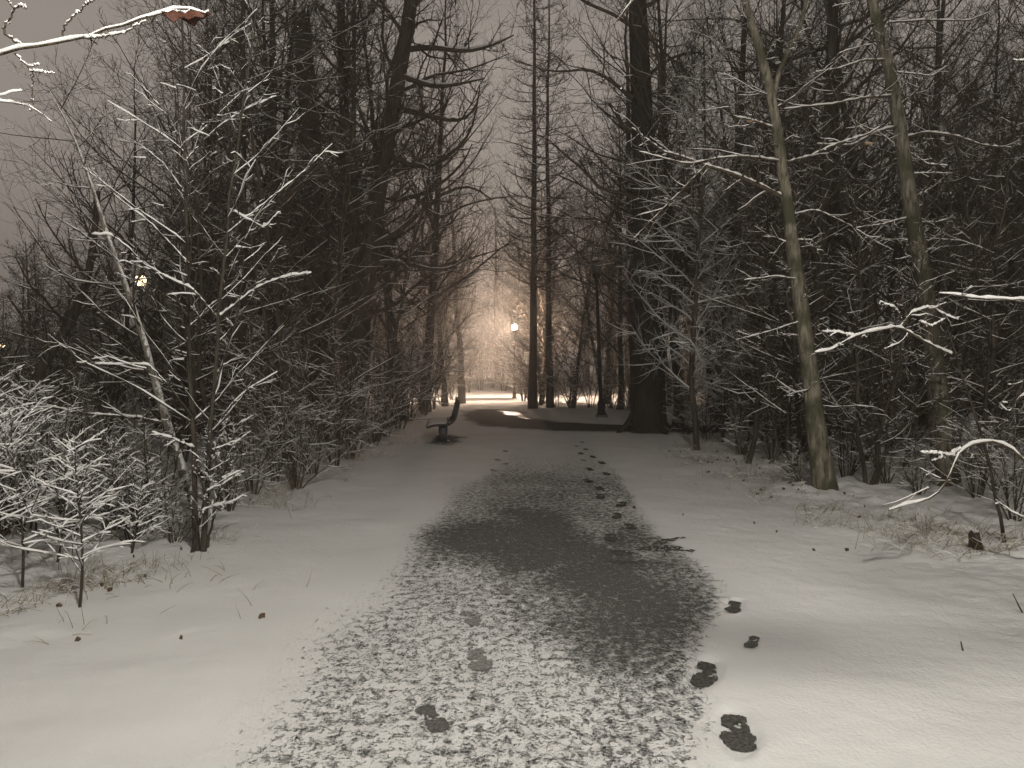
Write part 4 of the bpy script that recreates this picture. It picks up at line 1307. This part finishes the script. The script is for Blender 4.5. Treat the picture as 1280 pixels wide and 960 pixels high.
# right wood
for px, Y, kd, s in [(1040, 17, 'broad_c', 0.95), (945, 16.5, 'broad_b', 0.9), (900, 21, 'broad_a', 0.95), (848, 19.6, 'broad_b', 0.95), (1110, 15, 'broad_d', 1.0), (1240, 14.5, 'broad_b', 0.95),
                     (1085, 10.2, 'sap_d', 0.9), (935, 12.2, 'sap_a', 0.85), (962, 12.0, 'sap_b', 0.95), (990, 11.2, 'sap_c', 0.8), (1130, 11.5, 'sap_a', 0.9), (1225, 11.2, 'sap_b', 1.1)]:
    spots['R'].append(((px - 640) / FPX * Y, Y, kd, s))
scatter('R', 24, 14, 40, 700, 1330, ['broad_a', 'broad_b', 'broad_c', 'broad_d'], 0.75, 1.05, 1.8, zone_right)
scatter('R', 34, 10.8, 24, 860, 1340, ['sap_a', 'sap_b', 'sap_c', 'sap_d'], 0.7, 1.1, 0.75, zone_right)
scatter('R', 5, 34, 44, 655, 735, ['broad_d', 'broad_b', 'sap_c'], 0.6, 0.9, 1.6, zone_right)
scatter('R', 3, 33, 44, 775, 830, ['broad_d', 'sap_c'], 0.6, 0.9, 1.6, zone_right)

ZONES = [(-999, 245, 'left of the multi-stemmed tree'), (245, 395, 'between multi-stemmed tree and broken trunk'), (395, 470, 'between broken trunk and big left tree'), (470, 650, 'between big left tree and lamp glow'),
         (650, 812, 'between lamp glow and massive trunk'), (812, 930, 'just right of the massive trunk'), (930, 1022, 'close left of first olive trunk'), (1022, 1100, 'close right of first olive trunk'), (1100, 1172, 'close left of second olive trunk'), (1172, 1999, 'right of second olive trunk')]
WORD = {'broad': ('tree', 'tall dark tree', 'tree'), 'larch': ('larch', 'slim bare conifer', 'tree'), 'sap': ('sapling', 'slender dark sapling', 'sapling'), 'frost': ('young_tree', 'pale frosted young tree', 'tree')}
for side in 'LR':
    for zi, (a, b, where) in enumerate(ZONES):
        for w in WORD:
            zs = sorted([(640 + FPX * s_[0] / s_[1], s_) for s_ in spots[side] if s_[2].split('_')[0] == w and a <= 640 + FPX * s_[0] / s_[1] < b], key=lambda q_: q_[0])
            for k, (px, (x, y, kd, s)) in enumerate(zs):
                nm, look, cat = WORD[w]
                lab = '%s %s' % (look, where) + ('' if len(zs) == 1 else ', %s from left' % ORD[k])
                plant(kd, x, y, s, None, nm, lab, cat, 'bare trees of the %s wood' % ('left' if side == 'L' else 'right'), tilt=(rng.normal(0, 0.03), rng.normal(0, 0.03)))

# shrubs along the edges
def shrub_row(rows, where):
    rows = sorted(rows)
    for k, (px, Y, kd, s) in enumerate(rows):
        x, y = by_px(px, Y)
        plant(kd, x, y, s, None, 'shrub', 'low bare snowy shrub %s, %s from left' % (where, ORD[k]), 'shrub', 'shrubs ' + where)


shrub_row([(-10, 6.9, 'shrub_b', 0.9), (85, 7.0, 'shrub_a', 0.75), (165, 7.0, 'shrub_b', 0.6), (-30, 8.2, 'shrub_a', 1.1), (20, 7.2, 'shrub_d', 1.0), (60, 8.8, 'shrub_b', 1.2), (120, 9.6, 'shrub_a', 1.0), (140, 7.4, 'shrub_d', 0.8), (195, 7.8, 'shrub_b', 0.8), (215, 6.9, 'shrub_d', 0.5)], 'left of the multi-stemmed tree')
shrub_row([(285, 8.3, 'shrub_b', 0.7), (315, 9.4, 'shrub_a', 0.8), (345, 10.5, 'shrub_c', 0.8), (368, 9.9, 'shrub_b', 0.85), (392, 11.2, 'shrub_a', 0.9), (418, 12.0, 'shrub_c', 0.8), (442, 13.2, 'shrub_b', 1.0), (465, 15.3, 'shrub_a', 1.0), (482, 17.2, 'shrub_c', 0.9), (498, 19.5, 'shrub_b', 1.7), (512, 22, 'shrub_a', 1.6), (529, 25, 'shrub_c', 1.5), (541, 30, 'shrub_c', 1.6)], 'between the multi-stemmed tree and the bench')
shrub_row([(668, 33, 'shrub_a', 1.3), (690, 34.5, 'shrub_c', 1.2), (715, 31.5, 'shrub_b', 1.5), (738, 32, 'shrub_c', 1.3), (765, 30.5, 'shrub_a', 1.5), (788, 30, 'shrub_c', 1.3)], 'behind the unlit lamp post')
shrub_row([(553, 40, 'shrub_c', 1.5), (566, 47, 'shrub_a', 1.9), (585, 60, 'shrub_c', 1.9), (600, 64, 'shrub_a', 2.4), (615, 66, 'shrub_c', 1.9), (630, 62, 'shrub_b', 2.4), (646, 58, 'shrub_a', 2.0), (655, 46, 'shrub_c', 1.6), (662, 44, 'shrub_a', 1.8)], 'around the far lit lamp')
shrub_row([(858, 17.5, 'shrub_b', 0.8), (885, 16.2, 'shrub_a', 0.9), (925, 13.8, 'shrub_d', 0.9), (965, 13, 'shrub_a', 0.8), (1000, 10.2, 'shrub_d', 0.5), (1060, 11.0, 'shrub_b', 0.8), (1110, 10.4, 'shrub_a', 0.7), (1150, 9.6, 'shrub_d', 0.6), (1225, 9.0, 'shrub_b', 0.7), (1270, 7.8, 'shrub_a', 0.7)], 'right of the massive dark trunk')

# far wood and undergrowth that read as masses
def far_tree(mb, x, y, H, rng):
    n = 8
    z = np.linspace(-0.2, H, n)
    P = np.stack([x + np.cumsum(rng.normal(0, 0.06, n)), y + np.cumsum(rng.normal(0, 0.06, n)), hz(x, y) + z], -1)[None]
    R = (0.011 * H + 0.04) * np.linspace(1, 0.15, n)[None]
    mb.tubes(P, R, 6)
    P1, R1 = grow(P, R, 26, (0.12, 0.98), (0.95, 0.25), (0.30, 0.09), 6, 0.5, 0.12, 0.4, 0.2, 0.022, 0.5, rng)
    mb.tubes(P1, R1, 3)
    P2, R2 = grow(P1, R1, 9, (0.15, 1), (0.8, 0.25), (0.42, 0.13), 3, 0.3, 0.15, 0.6, 0.4, 0.013, 0.5, rng)
    mb.tubes(P2, R2, 3)
    P3, R3 = grow(P2, R2, 4, (0.2, 1), (0.8, 0.3), (0.5, 0.13), 2, 0.3, 0.15, 0.6, 0.6, 0.010, 0.5, rng)
    mb.tubes(P3, R3, 3, False)


rng2 = np.random.default_rng(9)
mb = MB()
for i in range(52):
    y = rng2.uniform(42, 85); px = rng2.uniform(-60, 560)
    x = (px - 640) / FPX * y
    lim = (8.0 + px / 60) if px < 300 else 15
    far_tree(mb, x, y, rng2.uniform(0.75, 1.15) * lim * (0.85 + y / 300), rng2)
for i in range(44):
    y = rng2.uniform(40, 85); px = rng2.uniform(668, 1340)
    x = (px - 640) / FPX * y
    far_tree(mb, x, y, rng2.uniform(12, 19), rng2)
for i in range(30):
    y = rng2.uniform(68, 120); px = rng2.uniform(530, 690)
    x = (px - 640) / FPX * y
    far_tree(mb, x, y, rng2.uniform(10, 19), rng2)
tag(mb.build('distant_wood', M['twig']), 'distant bare wood fading into haze behind the nearer trees', 'wood', kind='stuff')

bm, bs_ = MB(), MB()
protos = [shrub(300 + i, H=1.5, stems=7, dens=0.8, wide=0.7) for i in range(4)]
def stamp(dst, src, x, y, s, a):
    V = np.concatenate(src.v)
    c, si = math.cos(a), math.sin(a)
    W = np.stack([x + s * (V[:, 0] * c - V[:, 1] * si), y + s * (V[:, 0] * si + V[:, 1] * c), hz(x, y) + s * V[:, 2]], -1)
    dst.add(W, np.concatenate(src.f4), np.concatenate(src.f3) if src.f3 else None)


for i in range(210):
    for _ in range(60):
        y = rng2.uniform(10, 52); px = rng2.uniform(-60, 1340); x = (px - 640) / FPX * y
        if 700 < px < 790 and y > 29:
            continue
        if (px < 560 and zone_left(x + 0.3, y)) or (px > 660 and zone_right(x - 0.3, y)):
            break
    else:
        continue
    p = protos[i % 4]; s = rng2.uniform(0.6, 1.5) * (1 + y / 60); a = rng2.random() * 6.28
    stamp(bm, p[0], x, y, s, a); stamp(bm, p[1], x, y, s, a); stamp(bs_, p[2], x, y, s, a)
ug = bm.build('undergrowth', M['twig'])
tag(ug, 'tangled bare brush filling the woods on both sides of the path', 'undergrowth', kind='stuff')
bs_.build('snow_cover', M['snow'], ug)

# dead grass on the verges
gm, gs = MB(), MB()
def blades(n, xf, yr, spread, h):
    y = rng2.uniform(*yr, n)
    x = xf(y) + rng2.normal(0, spread, n)
    clump = fbm(x * 1.7, y * 1.7, 91)
    k = clump > 0.48 + 0.10 * rng2.random(n)
    x, y = x[k], y[k]
    m_ = len(x)
    pos = np.stack([x, y, base_height(x, y) - 0.02], -1)
    a = rng2.random(m_) * 2 * PI; le = rng2.uniform(0.2, 1.3, m_)
    d = np.stack([np.cos(a) * le, np.sin(a) * le, np.ones(m_)], -1)
    P, R = march(pos, d, h * rng2.uniform(0.3, 1.2, m_), np.full(m_, 0.0028), 5, -0.9, 0.12, 0.3, 0.0015, rng2)
    gm.tubes(P, R, 3)
    snow_on(gs, P, R, 3, 0.4, 0.8, 0.003, rng2)


blades(2000, lambda y: -3.15 - 0.10 * (y - 5), (4.3, 8), 0.45, 0.2)
blades(1500, lambda y: -3.0 + 0.05 * (y - 8), (8, 16), 0.35, 0.22)
blades(1800, lambda y: 3.55 - 0.02 * (y - 6), (7.0, 13.5), 0.45, 0.22)
blades(1300, lambda y: 4.2 + 0.0 * y, (4.8, 9), 0.5, 0.28)
blades(900, lambda y: 3.9 + 0.0 * y, (13, 18.5), 0.7, 0.25)
g = gm.build('dead_grass', M['grass'])
tag(g, 'dead tan grass poking through snow along both verges', 'grass', kind='stuff')
gs.build('snow_cover', M['snow'], g)

# weed stalks by the right verge and dark leaf litter
def litter(n, xf, yr, spread):
    mb = MB()
    y = rng2.uniform(*yr, n); x = xf(y) + rng2.normal(0, spread, n)
    z = base_height(x, y) + 0.008
    for a, b, c in zip(x, y, z):
        s = rng2.uniform(0.008, 0.026); t = rng2.random() * 6.28
        k = 7
        an = np.arange(k) * 2 * PI / k
        r = s * rng2.uniform(0.5, 1.1, k)
        ring = np.stack([a + r * np.cos(an + t), b + r * np.sin(an + t) * 0.8, c + rng2.uniform(-0.006, 0.022, k)], -1)
        V = np.vstack([ring, [[a, b, c + 0.02]], ring - [0, 0, 0.012]])
        mb.add(V, [(i, k + 1 + i, k + 1 + (i + 1) % k, (i + 1) % k) for i in range(k)], [(i, (i + 1) % k, k) for i in range(k)])
    return mb


lm = litter(9, lambda y: 2.7 + 0.15 * (y - 7), (6.0, 9.5), 0.9)
for args in ((14, lambda y: -2.9 - 0.1 * (y - 5), (4.2, 7.5), 0.5), (45, lambda y: 3.6 + 0 * y, (8, 15), 0.5)):
    b2 = litter(*args); lm.add(np.concatenate(b2.v), np.concatenate(b2.f4), np.concatenate(b2.f3))
tag(lm.build('leaf_litter', M['dead_leaf']), 'dark curled dead leaves scattered on the snow along the verges', 'leaves', kind='stuff')

# single twigs stuck in the right foreground snow
for (a, b, lab) in [((1205, 815), (1201, 802), 'short dark twig sticking up alone from smooth snow at lower right'), ((1280, 768), (1266, 742), 'dark twig stuck in the snow at the right photo edge')]:
    x, y = gpt(*a); p = at(*a, y); q_ = at(*b, y)
    p[2] = hz(x, y) - 0.02
    mb = MB(); pts = resample([p, (p + q_) / 2 + [0.004, 0.01, 0], q_], 6)
    mb.tubes(pts[None], np.linspace(0.006, 0.003, 6)[None], 6)
    tag(mb.build('twig', M['dark_bark']), lab, 'twig')

# dark stump and weed stems at the right verge
def stump(px, py, w, h, label):
    x, y = gpt(px, py)
    t = thing('stump', label, 'stump', (x, y, hz(x, y)))
    rng = np.random.default_rng(int(px))
    k = 12; an = np.arange(k) * 2 * PI / k
    rings = []
    for zz, sc in ((-0.08, 1.3), (0.03, 1.0), (h * 0.6, 0.85), (h, 0.75)):
        r = w * sc * (1 + 0.15 * np.sin(an * 3 + zz * 9)) 
        rings.append(np.stack([r * np.cos(an) + zz * -0.25, r * np.sin(an), zz + (0.3 * h * rng.random(k) if zz == h else 0 * an)], -1))
    V = np.array(rings).reshape(-1, 3)
    f = [(r * k + i, r * k + (i + 1) % k, r * k + k + (i + 1) % k, r * k + k + i) for r in range(3) for i in range(k)]
    mb = MB(); mb.add(np.vstack([V, [[-0.25 * h, 0, h * 0.9]]]), f, [(3 * k + i, 3 * k + (i + 1) % k, 4 * k) for i in range(k)])
    mb.build('wood', M['dark_bark'], t)
    s = MB(); s.add(np.vstack([np.array(rings[3]) * [0.8, 0.8, 1] + [0, 0, 0.014], [[-0.25 * h, 0, h * 1.12 + 0.03]]]), None, [(i, (i + 1) % k, k) for i in range(k)])
    s.build('snow_cover', M['snow'], t)


stump(1222, 690, 0.055, 0.13, 'small dark broken stump in the grass at the right verge')

# grey pointed rock behind the second olive trunk
x, y = by_px(1217, 11.8)
k = 9; an = np.arange(k) * 2 * PI / k
rings = [np.stack([r * np.cos(an) * (1 + .15 * np.sin(an * 2 + r)), r * np.sin(an) * 0.8, np.full(k, zz) + 0.03 * np.sin(an * 3)], -1) for r, zz in ((0.42, -0.1), (0.36, 0.1), (0.2, 0.45), (0.07, 0.78))]
mb = MB(); mb.add(np.vstack(rings + [np.array([[0.02, 0, 0.86]])]), [(r * k + i, r * k + (i + 1) % k, r * k + k + (i + 1) % k, r * k + k + i) for r in range(3) for i in range(k)], [(3 * k + i, 3 * k + (i + 1) % k, 4 * k) for i in range(k)])
o = mb.build('rock', M['rock'], None, False); o.location = (x, y, hz(x, y))
tag(o, 'grey pointed rock standing in the wood right of the second olive trunk', 'rock')

# falling snowflakes
fm = MB()
oct_v = np.array([(1, 0, 0), (-1, 0, 0), (0, 1, 0), (0, -1, 0), (0, 0, 1), (0, 0, -1)], float)
oct_f = [(0, 2, 4), (2, 1, 4), (1, 3, 4), (3, 0, 4), (2, 0, 5), (1, 2, 5), (3, 1, 5), (0, 3, 5)]
for i in range(260):
    y = 1.2 + 9 * rng2.random() ** 0.8
    p = at(rng2.uniform(-100, 1380), rng2.uniform(-40, 1000), y)
    if p[2] < hz(p[0], p[1]) + 0.03:
        continue
    fm.add(p + oct_v * rng2.uniform(0.0008, 0.0022), None, oct_f)
tag(fm.build('snowfall', M['snow']), 'fine snowflakes drifting in the air over the path', 'snow', kind='stuff')

# ------------------------------------------------------------------ haze
hm = bpy.data.materials.new('haze'); hm.use_nodes = True
nt = hm.node_tree
nt.nodes.remove(nt.nodes['Principled BSDF'])
pv = node(nt, 'ShaderNodeVolumePrincipled')
pv.inputs['Color'].default_value = (0.92, 0.88, 0.84, 1)
pv.inputs['Density'].default_value = 0.0057
pv.inputs['Anisotropy'].default_value = 0.6
nt.links.new(pv.outputs[0], nt.nodes['Material Output'].inputs['Volume'])
mb = MB(); mb.box((0, 65, 13), (364, 256, 30))
tag(mb.build('haze', hm, None, False), 'thin snowy night haze hanging over the whole park', 'haze', kind='stuff')

# ------------------------------------------------------------------ sky and weak overall light
w = bpy.data.worlds.new('World'); SC.world = w
w.use_nodes = True
nt = w.node_tree
bg = nt.nodes['Background']
sky = node(nt, 'ShaderNodeTexSky')
sky.sky_type = 'NISHITA'
sky.sun_disc = False
SUN_EL, SUN_ROT = math.radians(35), math.radians(180)
sky.sun_elevation = SUN_EL
sky.sun_rotation = SUN_ROT
hs = node(nt, 'ShaderNodeHueSaturation')
hs.inputs['Saturation'].default_value = 0.0
nt.links.new(sky.outputs[0], hs.inputs['Color'])
# low cloud lit by the town: an almost even brownish glow
cl = noise(nt, node(nt, 'ShaderNodeTexCoord').outputs['Generated'], 1.6, 3)
cm = mix(nt, 0.85, hs.outputs[0], (3.0, 3.0, 3.0))
mul = node(nt, 'ShaderNodeMix', data_type='RGBA', blend_type='MULTIPLY')
mul.inputs[0].default_value = 1.0
nt.links.new(cm, mul.inputs[6])
nt.links.new(ramp(nt, cl, [(0.3, (0.955, 0.85, 0.75)), (0.7, (1.065, 0.95, 0.84))]), mul.inputs[7])
# the town's glow is strongest low down and fades towards the zenith
el = node(nt, 'ShaderNodeSeparateXYZ')
nt.links.new(node(nt, 'ShaderNodeTexCoord').outputs['Generated'], el.inputs[0])
nt.links.new(mix(nt, 1.0, mul.outputs[2], mul.outputs[2]), bg.inputs[0])
nt.links.new(math_(nt, 'MULTIPLY', math_(nt, 'SUBTRACT', 1.0, math_(nt, 'MULTIPLY', ramp_val(nt, el.outputs[2], 0.34, 0.72), 0.93)), 0.116), bg.inputs[1])

sun = bpy.data.lights.new('sun', 'SUN')
sun.energy = 0.005
sun.angle = math.radians(40)
sun.color = (1.0, 0.9, 0.78)
so = bpy.data.objects.new('sun', sun); COL.objects.link(so)
so.rotation_euler = (math.radians(55), 0, 0)

# ------------------------------------------------------------------ render settings
vs = SC.view_settings
vs.view_transform = 'Standard'; vs.look = 'None'; vs.gamma = 1.0; vs.exposure = 0.0
vs.use_curve_mapping = False
SC.render.engine = 'CYCLES'
cy = SC.cycles
cy.use_denoising = True
cy.denoiser = 'OPENIMAGEDENOISE'
cy.denoising_input_passes = 'RGB_ALBEDO_NORMAL'
cy.denoising_prefilter = 'ACCURATE'
cy.max_bounces = 4; cy.diffuse_bounces = 2; cy.glossy_bounces = 2; cy.transmission_bounces = 1; cy.volume_bounces = 0; cy.transparent_max_bounces = 4
cy.sample_clamp_indirect = 3.0; cy.sample_clamp_direct = 40.0
cy.caustics_reflective = False; cy.caustics_refractive = False
cy.use_light_tree = True
SC.render.film_transparent = False
